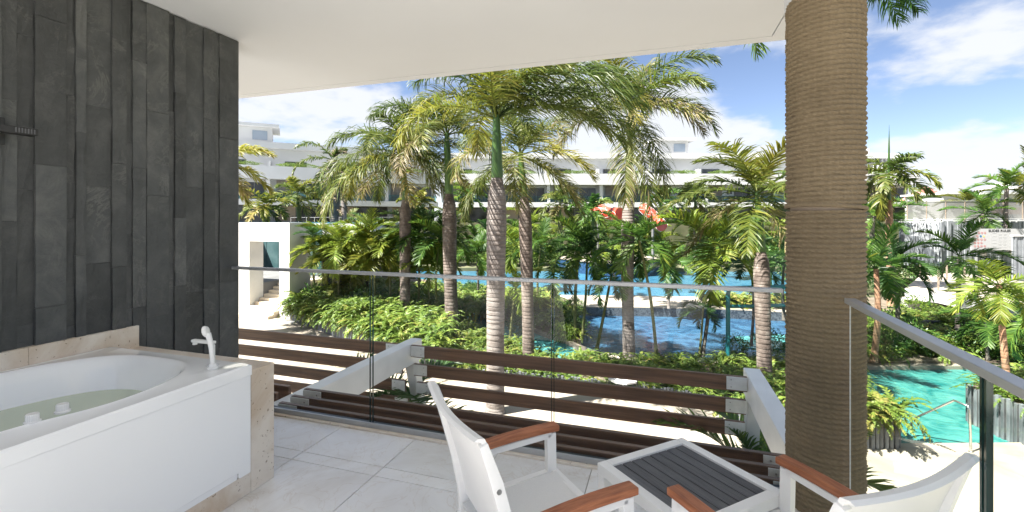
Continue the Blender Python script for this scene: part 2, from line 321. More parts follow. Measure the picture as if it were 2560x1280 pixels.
# ------------------------------------------------------------------ mesh helpers
class MB:
    def __init__(s): s.v = []; s.f = []; s.t = None
    def add(s, vs, fs):
        o = len(s.v); s.v += [tuple(x) for x in vs]; s.f += [tuple(i + o for i in q) for q in fs]; return s
    def box(s, c, size, rot=None, axes=None):
        hx, hy, hz = size[0] / 2, size[1] / 2, size[2] / 2
        cs = [Vector((sx_ * hx, sy_ * hy, sz_ * hz)) for sz_ in (-1, 1) for sy_ in (-1, 1) for sx_ in (-1, 1)]
        if rot is not None: cs = [rot @ q for q in cs]
        cs = [q + Vector(c) for q in cs]
        return s.add(cs, [(0, 2, 3, 1), (4, 5, 7, 6), (0, 1, 5, 4), (2, 6, 7, 3), (0, 4, 6, 2), (1, 3, 7, 5)])
    def span(s, a, b):
        return s.box([(a[i] + b[i]) / 2 for i in range(3)], [abs(b[i] - a[i]) for i in range(3)])
    def bar(s, p, q, wdt, hgt, up=(0, 0, 1)):
        p = Vector(p); q = Vector(q); d = q - p; L = d.length; x = d.normalized(); y = Vector(up).cross(x)
        if y.length < 1e-5: y = Vector((0, 1, 0)).cross(x)
        y.normalize(); z = x.cross(y); rot = Matrix((x, y, z)).transposed()
        return s.box((p + q) / 2, (L, wdt, hgt), rot)
    def prism(s, poly, z0, z1):
        n_ = len(poly); area = sum(poly[i][0] * poly[(i + 1) % n_][1] - poly[(i + 1) % n_][0] * poly[i][1] for i in range(n_))
        if area < 0: poly = poly[::-1]
        vs = [(p[0], p[1], z0) for p in poly] + [(p[0], p[1], z1) for p in poly]
        fs = [tuple(range(n_ - 1, -1, -1)), tuple(range(n_, 2 * n_))] + [(i, (i + 1) % n_, n_ + (i + 1) % n_, n_ + i) for i in range(n_)]
        return s.add(vs, fs)
    def tube(s, pts, rad, n_=10, cap=True):
        pts = [Vector(p) for p in pts]; k = len(pts); rad = rad if isinstance(rad, (list, tuple)) else [rad] * k
        vs = []; prev = None
        for i, p in enumerate(pts):
            d = (pts[min(i + 1, k - 1)] - pts[max(i - 1, 0)]).normalized()
            a = prev if prev is not None else (Vector((0, 0, 1)) if abs(d.z) < .9 else Vector((1, 0, 0)))
            a = (a - d * a.dot(d)).normalized(); prev = a; bb = d.cross(a)
            vs += [p + (a * math.cos(2 * math.pi * j / n_) + bb * math.sin(2 * math.pi * j / n_)) * rad[i] for j in range(n_)]
        fs = [(i * n_ + j, i * n_ + (j + 1) % n_, (i + 1) * n_ + (j + 1) % n_, (i + 1) * n_ + j) for i in range(k - 1) for j in range(n_)]
        if cap: fs += [tuple(range(n_ - 1, -1, -1)), tuple(range((k - 1) * n_, k * n_))]
        return s.add(vs, fs)
    def lathe(s, prof, n_=24, c=(0, 0, 0)):
        vs = [(c[0] + r_ * math.cos(2 * math.pi * j / n_), c[1] + r_ * math.sin(2 * math.pi * j / n_), c[2] + z_) for r_, z_ in prof for j in range(n_)]
        k = len(prof)
        fs = [(i * n_ + j, i * n_ + (j + 1) % n_, (i + 1) * n_ + (j + 1) % n_, (i + 1) * n_ + j) for i in range(k - 1) for j in range(n_)]
        fs += [tuple(range(n_ - 1, -1, -1)), tuple(range((k - 1) * n_, k * n_))]
        return s.add(vs, fs)
    def mesh(s, name, mat, smooth=False, bevel=0, seg=2):
        me = bpy.data.meshes.new(name); me.from_pydata(s.v, [], s.f)
        if bevel:
            bm = bmesh.new(); bm.from_mesh(me)
            ed = [e for e in bm.edges if len(e.link_faces) == 2 and e.calc_face_angle(0) > .5]
            bmesh.ops.bevel(bm, geom=ed, offset=bevel, segments=seg, affect='EDGES', profile=.6, clamp_overlap=True)
            bm.to_mesh(me); bm.free()
        me.materials.append(mat)
        if smooth:
            me.polygons.foreach_set('use_smooth', [True] * len(me.polygons))
            if smooth != 'all': me.set_sharp_from_angle(angle=R(40))
        me.update(); return me
    def build(s, name, mat, parent=None, smooth=False, bevel=0, seg=2, world=True):
        if parent is not None and world:
            o_ = parent
            off = Vector((0, 0, 0))
            while o_ is not None: off += Vector(o_.location); o_ = o_.parent
            s.v = [tuple(Vector(q) - off) for q in s.v]
        return link(name, s.mesh(name, mat, smooth, bevel, seg), parent)
def link(name, me, parent=None):
    o = bpy.data.objects.new(name, me); col.objects.link(o)
    if parent is not None: o.parent = parent
    return o
def empty(name, loc, label, cat, group=None, rz=0):
    o = bpy.data.objects.new(name, None); col.objects.link(o); o.location = loc; o.rotation_euler = (0, 0, rz); o.empty_display_size = .2
    return tag(o, label, cat, group)
def tag(o, label, cat, group=None):
    o['label'] = label; o['category'] = cat
    if group: o['group'] = group
    return o
def kind(o, k): o['kind'] = k; return o
def npmesh(name, V, F4, F3, tint, mat):
    me = bpy.data.meshes.new(name)
    nv = len(V); n4 = len(F4); n3 = len(F3)
    me.vertices.add(nv); me.vertices.foreach_set('co', np.asarray(V, np.float32).ravel())
    loops = np.concatenate([np.asarray(F4, np.int32).ravel(), np.asarray(F3, np.int32).ravel()]) if n3 else np.asarray(F4, np.int32).ravel()
    me.loops.add(len(loops)); me.loops.foreach_set('vertex_index', loops)
    me.polygons.add(n4 + n3)
    st = np.concatenate([np.arange(n4) * 4, n4 * 4 + np.arange(n3) * 3]).astype(np.int32)
    me.polygons.foreach_set('loop_start', st)
    me.update(calc_edges=True); me.validate()
    a = me.attributes.new('tint', 'FLOAT', 'POINT'); a.data.foreach_set('value', np.clip(tint, 0, 1).astype(np.float32))
    me.materials.append(mat)
    return me
#PART2
# ------------------------------------------------------------------ the balcony: floor, ceiling, walls
WX = -3.32            # slate face
RY = 2.855            # balustrade line
CZ = 2.97             # ceiling
fl = kind(MB().span((-3.6, -2.0, -.35), (1.02, 3.0, -.012)).build('floor', M['grout']), 'structure')
tx = [-3.6 + .0] ; 
xs = [-3.43, -2.827, -2.223, -1.62, -1.016, -.413, .19, .793, 1.02]
ys = [-2.0, -1.325, -.722, -.119, .484, 1.087, 1.69 - .0, 2.325, 2.425, 2.80]
for i in range(len(xs) - 1):
    for j in range(len(ys) - 1):
        g = .0022
        MB().span((xs[i] + g, ys[j] + g, -.012), (xs[i + 1] - g, ys[j + 1] - g, random.uniform(-.0006, .0006))).build('tile', M['tile'], fl, bevel=.0012, seg=1)
MB().span((-3.4, 2.802, -.012), (.70, 2.83, .012)).build('threshold', M['trav'], fl, bevel=.002)

ce = kind(MB().span((-9, -1.2, CZ + .02), (.94, 4.27, CZ + .32)).build('ceiling', M['ceiling']), 'structure')
MB().span((-9, -1.2, CZ), (.815, 4.145, CZ + .02)).build('soffit_panel', M['ceiling'], ce)
MB().span((-9, 4.155, CZ), (.94, 4.27, CZ + .02)).build('edge_trim', M['ceiling'], ce)
MB().span((.825, -1.2, CZ), (.94, 4.155, CZ + .02)).build('edge_trim', M['ceiling'], ce)
rt = MB().span((-12, -16, -3.5), (7, -2.003, -.02)).build('bounce_slab', M['bounce_paving']); kind(rt, 'structure')  # unseen slab added behind the camera to bounce sunlight into the balcony
up = empty('upper_storey', (-4, -1, CZ + .32), 'white upper storey above the balcony ceiling', 'building')
MB().span((-9, -1.0, CZ + .325), (.6, 2.6, CZ + 3.2)).build('wall', M['stucco'], up)
lw = empty('lower_storey', (-3, 0, GZ), 'white storey below the balcony', 'building')
MB().span((-9, -1.99, GZ), (.9, 2.78, -.36)).build('wall', M['stucco'], lw)

sw = empty('slate_wall', (WX - .1, 1.0, 0), 'dark grey slate clad wall beside the bathtub', 'wall')
MB().span((WX - .30, -1.15, 0), (WX - .022, 2.87, CZ - .002)).build('wall_core', M['dark_fill'], sw)
def wall_y(u):
    b_ = (u - 1280) / FPX; d = WX / (b_ * math.cos(YAW) - math.sin(YAW)); return d * (b_ * math.sin(YAW) + math.cos(YAW))
cu = [(0, 42, .004), (42, 85, .000), (85, 163, .012), (163, 187, .0), (187, 213, .014), (213, 277, .002), (277, 312, .016), (312, 329, .003),
      (329, 363, .013), (363, 418, .016), (418, 434, .0), (434, 462, .014), (462, 507, .004), (507, 535, .015), (535, 546, .003), (546, 591, .012)]
colsY = [(wall_y(a), wall_y(b_), q) for a, b_, q in cu]
y = colsY[0][0]
while y > -1.0:
    wd = random.uniform(.06, .16); colsY.insert(0, (max(y - wd, -1.1), y, random.choice((0, .004, .012, .016)))); y -= wd
for (y0, y1, q) in colsY:
    z = 0.002; first = True
    while z < CZ - .01:
        h = random.uniform(.42, .95); h = h * .5 if first else h; first = False
        z1 = min(z + h, CZ - .003 - random.uniform(0, .012))
        if CZ - z1 < .12: z1 = CZ - .003 - random.uniform(0, .01)
        x1 = WX + q + random.uniform(-.0025, .0025); g = .0009
        # a riven slab: front face as a small uneven grid
        nz = 6; ny = 3; b_ = MB(); fv = []
        for a in range(nz + 1):
            for c in range(ny + 1):
                ey = random.uniform(-.0022, .0022) if c in (0, ny) else 0
                fv.append((x1 + random.uniform(-.0022, .0022), y0 + g + (y1 - y0 - 2 * g) * c / ny + ey, z + g + (z1 - z - 2 * g) * a / nz))
        bx = WX - .03
        W_ = ny + 1; N_ = len(fv)
        fs = [(a * W_ + c, a * W_ + c + 1, (a + 1) * W_ + c + 1, (a + 1) * W_ + c) for a in range(nz) for c in range(ny)]
        ring = [c for c in range(W_)] + [a * W_ + ny for a in range(1, nz + 1)] + [nz * W_ + c for c in range(ny - 1, -1, -1)] + [a * W_ for a in range(nz - 1, 0, -1)]
        fv += [(bx, fv[i][1], fv[i][2]) for i in ring]
        fs += [(ring[(i + 1) % len(ring)], ring[i], N_ + i, N_ + (i + 1) % len(ring)) for i in range(len(ring))]
        b_.add(fv, fs).build('stone', M['slate'], sw)
        z = z1
# end face of the wall, towards the garden
MB().span((WX - .30, 2.872, 0), (WX + .006, 2.9, CZ - .004)).build('corner_stone', M['slate'], sw)

# ------------------------------------------------------------------ bathtub on its travertine plinth
PX = -2.175; PY = 2.13; PZ = .672; TY1 = 1.965; TY0 = -.10
pl = empty('tub_plinth', (-2.7, 1, 0), 'beige travertine plinth built round the white bathtub', 'plinth')
MB().span((PX - .012, TY1 + .006, 0), (PX + .012, PY, PZ)).build('front_slab', M['trav'], pl, bevel=.004)
MB().span((WX + .02, TY1 + .006, PZ - .03), (PX - .0125, PY, PZ)).build('ledge', M['trav'], pl, bevel=.003)
MB().span((WX + .02, PY - .02, 0), (PX - .0125, PY - .001, PZ - .0305)).build('end_slab', M['trav'], pl)
MB().span((PX - .012, TY0, 0), (PX + .0105, TY1 + .0055, .115)).build('base_slab', M['trav'], pl, bevel=.003)
yy = PY
for k in range(4):
    MB().span((WX - .01, yy - .56, PZ - .03), (WX + .030, yy - .0015, PZ + .135)).build('upstand', M['trav'], pl, bevel=.002); yy -= .56

tub = empty('bathtub', (-2.7, .95, 0), 'white acrylic bathtub filled with pale green water', 'bathtub')
TX0 = WX + .032; TX1 = PX + .024; RZ = .712
cxm = (TX0 + TX1) / 2 - .02; cym = (TY0 + TY1) / 2
NS = 128
def basin(th, k, inset=0.0):
    c_, s_ = math.cos(th), math.sin(th); e = 2 / k
    ax = (TX1 - TX0) / 2 - .062 - inset; ay = (TY1 - TY0) / 2 - .085 - inset * 1.1
    x = cxm + math.copysign(abs(c_) ** e, c_) * ax; y = cym + math.copysign(abs(s_) ** e, s_) * ay
    if x > cxm:     # the deck swells inwards where the knobs stand
        x -= .10 * math.exp(-((y - 1.02) / .22) ** 2) * (x - cxm) / ax
    return x, y
def outer(th, gx=0.0):
    c_, s_ = math.cos(th), math.sin(th); hx0 = TX1 - gx - cxm; hx1 = cxm - TX0 - gx; hy = (TY1 - TY0) / 2 - gx
    t = min((hx0 if c_ > 0 else hx1) / max(abs(c_), 1e-6), hy / max(abs(s_), 1e-6))
    return cxm + t * c_, cym + t * s_
# sample angles include the corners of the deck
ths = sorted(set([2 * math.pi * i / NS for i in range(NS)] + [math.atan2(sy_ * (TY1 - TY0) / 2, (TX1 - cxm) if sx_ > 0 else -(cxm - TX0)) % (2 * math.pi) for sx_ in (-1, 1) for sy_ in (-1, 1)]))
NS = len(ths)
rings = []
rings.append([(*outer(t), RZ - .06) for t in ths]); rings.append([(*outer(t), RZ - .008) for t in ths]); rings.append([(*outer(t, .007), RZ) for t in ths])
def bparam(t):   # map deck angle to a superellipse parameter at about the same direction
    ax = (TX1 - TX0) / 2 - .062; ay = (TY1 - TY0) / 2 - .085
    return math.atan2(math.sin(t) / ay, math.cos(t) / ax)
for ins, dz, kk in ((-.012, .0, 3.2), (.0, .006, 3.2), (.010, .003, 3.2), (.022, -.012, 3.1), (.040, -.06, 3.0), (.075, -.22, 2.8), (.12, -.40, 2.6), (.18, -.46, 2.5), (.30, -.485, 2.4), (.40, -.49, 2.3)):
    rings.append([(*basin(bparam(t), kk, ins), RZ + dz) for t in ths])
b_ = MB(); b_.v = [p for r_ in rings for p in r_]
b_.f = [(i * NS + j, i * NS + (j + 1) % NS, (i + 1) * NS + (j + 1) % NS, (i + 1) * NS + j) for i in range(len(rings) - 1) for j in range(NS)]
b_.f.append(tuple((len(rings) - 1) * NS + j for j in range(NS)))
b_.build('shell', M['acrylic'], tub, smooth=True)
b_ = MB(); b_.v = [(*basin(bparam(t), 2.95, .060), RZ - .165) for t in ths]; b_.f = [tuple(range(NS))]
b_.build('water', M['tub_water'], tub)
# apron panel with a cut-out foot
xo = PX + .021; pts_ = [(TY0, .150), (TY1 - .080, .150), (TY1 - .074, .118), (TY1 - .003, .118), (TY1 - .003, RZ - .059), (TY0, RZ - .059)]
ap = MB().add([(PX - .012, y_, z_) for y_, z_ in pts_] + [(xo, y_, z_) for y_, z_ in pts_], [(5, 4, 3, 2, 1, 0), (6, 7, 8, 9, 10, 11)] + [(i, (i + 1) % 6, 6 + (i + 1) % 6, 6 + i) for i in range(6)])
ap.build('apron', M['acrylic'], tub, bevel=.004)
MB().span((PX - .01, TY0, .1165), (PX + .0125, TY1 - .081, .1495)).build('plinth_panel', M['acrylic'], tub)
def knob(x, y):
    k = MB()
    prof = [(.026, 0), (.026, .006), (.022, .009)]
    k.lathe(prof, 24, (x, y, RZ + .001)); o = k.build('knob', M['plastic'], tub, smooth=True)
    k = MB(); n_ = 40
    vs = []
    for z_ in (0, .022, .026):
        for j in range(n_):
            rr_ = (.0205 if j % 2 else .0190) * (1 if z_ < .025 else .9); vs.append((x + rr_ * math.cos(2 * math.pi * j / n_), y + rr_ * math.sin(2 * math.pi * j / n_), RZ + .010 + z_))
    k.add(vs, [(i * n_ + j, i * n_ + (j + 1) % n_, (i + 1) * n_ + (j + 1) % n_, (i + 1) * n_ + j) for i in range(2) for j in range(n_)] + [tuple(2 * n_ + j for j in range(n_))])
    k.build('grip', M['plastic'], o)
knob(-2.345, 1.225); knob(-2.335, 1.125)
for (x, y) in ((-2.62, 1.66), (-2.70, 1.60)):
    MB().lathe([(.006, -.006), (.007, 0), (.004, .002)], 12, (x, y, RZ - .172)).build('jet', M['rubber'], tub)

fx, fy = at(531, 916, 2.50).x, at(531, 916, 2.50).y
fc = empty('tub_faucet', (fx, fy, RZ), 'white square spout tap standing on the bathtub corner', 'faucet')
MB().lathe([(.030, .001), (.030, .008), (.018, .012)], 24, (fx, fy, RZ)).build('base', M['plastic'], fc, smooth=True)
dirx = Vector((-.92, .0, 0)).normalized()
MB().bar((fx, fy, RZ + .010), (fx, fy, RZ + .118), .022, .022).build('stem', M['plastic'], fc, bevel=.008)
MB().bar(Vector((fx, fy, RZ + .128)) - dirx * .014, Vector((fx, fy, RZ + .126)) + dirx * .145, .028, .018).build('spout', M['plastic'], fc, bevel=.008)
p = Vector((fx, fy, RZ + .106)) + dirx * .128
MB().lathe([(.012, 0), (.012, .012)], 16, p - Vector((0, 0, .0))).build('nozzle', M['plastic'], fc)
hs_p = Vector((fx + .045, fy - .035, RZ))
hs = empty('hand_shower', hs_p, 'white hand shower with round head parked on the tub deck', 'shower head')
MB().lathe([(.026, .001), (.026, .010), (.020, .014), (.018, .03)], 24, hs_p).build('holder', M['plastic'], hs, smooth=True)
MB().tube([hs_p + Vector(q) for q in ((0, 0, .025), (-.004, 0, .065), (-.010, 0, .11), (-.020, .0, .15), (-.034, 0, .185))], [.0115, .0115, .0120, .0135, .015], 14).build('handle', M['plastic'], hs, smooth=True)
hd = MB(); 
cen = hs_p + Vector((-.046, -.004, .196)); nrm = Vector((-.80, -.45, -.25)).normalized()
ax1 = nrm.orthogonal().normalized(); ax2 = nrm.cross(ax1)
vs = []; n_ = 28
for r_, dd in ((.012, -.016), (.034, -.012), (.044, -.002), (.044, .004), (.040, .007)):
    vs += [cen + nrm * dd + (ax1 * math.cos(2 * math.pi * j / n_) * .68 + ax2 * math.sin(2 * math.pi * j / n_) * .68) * r_ for j in range(n_)]
hd.add(vs, [(i * n_ + j, i * n_ + (j + 1) % n_, (i + 1) * n_ + (j + 1) % n_, (i + 1) * n_ + j) for i in range(4) for j in range(n_)] + [tuple(range(n_))[::-1], tuple(4 * n_ + j for j in range(n_))])
hdo = hd.build('head', M['plastic'], hs, smooth=True)
nz_ = MB()
for rr_, cnt in ((.008, 6), (.016, 12), (.023, 16)):
    for j in range(cnt):
        c_ = cen + nrm * .0085 + (ax1 * math.cos(2 * math.pi * j / cnt) + ax2 * math.sin(2 * math.pi * j / cnt)) * rr_
        nz_.tube([c_ - nrm * .003, c_ + nrm * .001], .0017, 6)
kind(nz_.build('nozzles', M['alu'], hdo), 'stuff')

# black wall fitting high on the slate
def plane_pt(u, v, X):
    b_ = (u - 1280) / FPX; d = X / (b_ * math.cos(YAW) - math.sin(YAW)); return at(u, v, d)
HX = WX + .15
h0, h1 = plane_pt(30, 313, HX), plane_pt(97, 318, HX); hz1 = h0.z; hz0 = plane_pt(60, 336, HX).z
wf = empty('wall_shower', (WX + .02, h0.y, hz0), 'black square wall fitting with slotted head on the slate', 'shower head')
MB().span((WX + .012, h0.y - .10, hz0 - .055), (WX + .030, h0.y + .03, hz1 + .055)).build('wall_plate', M['rubber'], wf, bevel=.008)
MB().span((WX + .03, h0.y - .07, hz0 - .004), (HX - .06, h0.y - .01, hz1 - .004)).build('arm', M['rubber'], wf, bevel=.006)
hd = MB().span((HX - .07, h0.y - .10, hz0), (HX, h1.y, hz1)).build('head', M['rubber'], wf, bevel=.005)
for k in range(7):
    yk = h0.y + .012 + k * (h1.y - h0.y - .02) / 7
    MB().span((HX - .003, yk, hz0 + .007), (HX + .002, yk + .006, hz1 - .007)).build('slot', M['slat_grey'], hd)

# ------------------------------------------------------------------ glass balustrades
RZ2 = 1.128
gb = empty('glass_balustrade', (-1.3, RY, 0), 'long frameless glass balustrade with slim grey handrail between slate wall and rope column', 'balustrade')
X0 = -3.355; X1 = .635
def rail_x(u):
    b_ = (u - 1280) / FPX; d = RY / (b_ * math.sin(YAW) + math.cos(YAW)); return d * (b_ * math.cos(YAW) - math.sin(YAW))
j1, j2 = rail_x(929), rail_x(1382)
for a, c in ((X0, j1 - .012), (j1 + .012, j2 - .008), (j2 + .008, X1)):
    g = MB().add([(a, RY, .03), (c, RY, .03), (c, RY, RZ2 - .02), (a, RY, RZ2 - .02)], [(0, 1, 2, 3)]).build('glass_panel', M['glass'], gb)
    for xe in (a, c):
        MB().span((xe - .0015, RY - .006, .03), (xe + .0015, RY + .006, RZ2 - .02)).build('glass_edge', M['glass_edge'], g)
MB().span((X0, RY - .024, RZ2 - .022), (X1 - .02, RY + .024, RZ2)).build('handrail', M['alu'], gb, bevel=.003)
MB().span((X0 + .03, RY - .024, -.012), (X1, RY - .008, .045)).build('base_channel', M['alu'], gb, bevel=.002)
MB().span((X0 + .03, RY - .0075, -.01), (X1, RY + .024, .040)).build('seal', M['channel'], gb)

A = Vector((.845, 2.60, 0)); Bv = Vector((.735, .60, 0)); dv = (Bv - A).normalized()
gs = empty('side_balustrade', A, 'short glass balustrade with slanting grey handrail in front of the rope column', 'balustrade')
def pl_pt(s): return A + dv * s
# where the dark joint is seen
b_ = (2466 - 1280) / FPX
dirv = FWD + RGT * b_
den = dirv.x * dv.y - dirv.y * dv.x
sj = (dirv.y * A.x - dirv.x * A.y) / den * 1.0
# solve A + s dv = t dirv
sj = (A.y * dirv.x - A.x * dirv.y) / (dv.x * dirv.y - dv.y * dirv.x)
for a, c in ((0, sj - .010), (sj + .010, 1.9)):
    p, q = pl_pt(a), pl_pt(c)
    g = MB().add([(p.x, p.y, .02), (q.x, q.y, .02), (q.x, q.y, RZ2 - .02), (p.x, p.y, RZ2 - .02)], [(0, 1, 2, 3)]).build('glass_panel', M['glass_side'], gs)
    for e in (a, c):
        p = pl_pt(e)
        if e in (0,): MB().bar(Vector((p.x, p.y, .02)), Vector((p.x, p.y, RZ2 - .02)), .003, .010, dv).build('glass_edge', M['plate'], g)
        else: MB().bar(Vector((p.x, p.y, .02)), Vector((p.x, p.y, RZ2 - .02)), .014, .010, dv).build('glass_edge', M['glass_edge'], g)
MB().bar(pl_pt(-.005) + Vector((0, 0, RZ2 - .012)), pl_pt(1.9) + Vector((0, 0, RZ2 - .012)), .046, .024).build('handrail', M['alu'], gs, bevel=.003)
MB().bar(pl_pt(0) + Vector((0, 0, .016)), pl_pt(1.9) + Vector((0, 0, .016)), .05, .05).build('base_channel', M['alu'], gs)

# ------------------------------------------------------------------ rope column
cxy = (.804, 2.826); CR = .166
rc = empty('rope_column', (cxy[0], cxy[1], 0), 'round column wrapped from floor to capital in tan jute rope', 'column')
MB().lathe([(CR - .009, .0), (CR - .009, 2.655)], 48, (cxy[0], cxy[1], 0)).build('shaft', M['tan_panel'], rc, smooth=True)
def rope(z0, z1, name, tilt=0.0):
    pitch = .0248; turns = (z1 - z0) / pitch; NA = 220; prof = 9
    nz_ = int(turns * prof) + 1
    zi = np.linspace(z0, z1, nz_)[:, None]; th = np.linspace(0, 2 * np.pi, NA, endpoint=False)[None, :]
    zz_ = zi + tilt * np.sin(th) * np.clip(1 - (zi - z0) / .05, 0, 1)
    ph = ((zi - z0) / pitch - th / (2 * np.pi)) % 1.0
    bulge = np.sqrt(np.clip(1 - (2 * ph - 1) ** 2, 0, 1))
    turn = np.floor((zi - z0) / pitch - th / (2 * np.pi))
    strand = .5 + .5 * np.sin(((th + turn * 2 * np.pi) * 34 + (ph - .5) * 5.5))
    rr_ = CR - .0035 + bulge * (.0115 + .0062 * strand) + .0016 * np.sin(th * 3 + turn * 1.7) + .0022 * np.sin(turn * 12.9898) * np.sin(th * 2 + turn * 4.1)
    V = np.stack([rr_ * np.cos(th), rr_ * np.sin(th), np.broadcast_to(zz_, rr_.shape)], -1).reshape(-1, 3)
    i = np.arange(nz_ - 1)[:, None] * NA; j = np.arange(NA)[None, :]; j2_ = (j + 1) % NA
    F = np.stack([i + j, i + j2_, i + NA + j2_, i + NA + j], -1).reshape(-1, 4)
    me = npmesh(name, V, F, [], np.zeros(len(V)), M['rope'])
    me.polygons.foreach_set('use_smooth', [True] * len(me.polygons))
    return link(name, me, rc)
zb = CAMZ + (HOR - 521) / FPX * 2.40
rope(.004, zb - .012, 'rope_wrap'); rope(zb + .020, 2.655, 'rope_wrap')
pts = [Vector(((CR + .010) * math.cos(a), (CR + .010) * math.sin(a), zb + .004 + .012 * math.cos(a + 2.4))) for a in [2 * math.pi * k / 64 for k in range(65)]]
MB().tube(pts, .0105, 8).build('rope_loop', M['rope'], rc, smooth=True, world=False)
MB().box((cxy[0] - .0, cxy[1] + .0, 2.815), (.31, .31, .30), Matrix.Rotation(R(0), 3, 'Z')).build('capital', M['ceiling'], rc)

# ------------------------------------------------------------------ white frames and brown boards outside the glass
def frame_thing(x, label):
    t = empty('steel_frame', (x, 3.0, -.15), label, 'frame', 'white steel frames carrying the boards')
    MB().span((x - .075, 2.90, -.26), (x + .075, 5.22, .0)).build('beam', M['steel_white'], t, bevel=.01)
    MB().bar((x, 5.10, -.265), (x, 5.10 + .27 * 1.7, -1.75), .13, .13, (1, 0, 0)).build('post', M['steel_white'], t, bevel=.008)
    return t
BX1, BX2 = -2.995, .845
f1 = frame_thing(BX1, 'white steel beam reaching out from balcony edge, close to the bathtub')
f2 = frame_thing(BX2, 'white steel beam reaching out from balcony edge beside the rope column')
def board(xa, xb, y, ztop, label, group, h=.145):
    bo = MB().span((xa, y - .018, ztop - h), (xb, y + .018, ztop))
    o = bo.build('board', M['board'], None, bevel=.004); c_ = Vector(((xa + xb) / 2, y, ztop - h))
    o.data.transform(Matrix.Translation(-c_)); o.location = c_
    return tag(o, label, 'board', group)
def plates(t, x, side, y, ztop, h=.145):
    o = MB().span((x + side * .02, y - .026, ztop - h + .012), (x + side * .205, y - .0185, ztop - .006)).build('bracket', M['plate'], t, bevel=.001, seg=1)
    for zz_ in (ztop - h + .04, ztop - .035):
        MB().tube([(x + side * .165, y - .031, zz_), (x + side * .165, y - .026, zz_)], .006, 8).build('bolt', M['bolt'], o)
ordn = ['topmost', 'second', 'third', 'fourth']
for k in range(4):
    zt = -.012 - k * .245; y = 5.10 - .115 + .27 * (k * .245)
    yb = y - .03
    if k < 3: board(BX1 + .082, BX2 - .082, yb, zt, '%s brown board strung between the two white frames, far side' % ordn[k], 'far boards between the frames')
    board(-8.5, BX1 - .082, yb, zt, '%s brown board running left from the white frame behind slate wall' % ordn[k], 'far boards behind the slate wall')
    for (t, x, s_) in ((f1, BX1, 1), (f1, BX1, -1), (f2, BX2, -1)):
        if k == 3 and s_ * (1 if t is f1 else -1) * (1 if t is f1 else -1) > 0 or (k == 3 and t is f2): continue
        plates(t, x + s_ * .06, s_, yb, zt)
nm = ['nearest the frame tip', 'middle', 'closest to the glass']
for k, y in enumerate((3.20, 3.06, 2.93)):
    board(BX1 + .082, BX2 - .082, y, .066 - k * .008, ['outermost', 'middle', 'innermost'][k] + ' of three brown boards tight against the balcony edge', 'near boards along the balcony edge', h=.15)
    plates(f1, BX1 + .06, 1, y, .066 - k * .008, .15); plates(f2, BX2 - .06, -1, y, .066 - k * .008, .15)
    board(-8.5, BX1 - .082, y, .066 - k * .008, ['outermost', 'middle', 'innermost'][k] + ' brown board along balcony edge behind the bathtub', 'near boards behind the bathtub', h=.15)

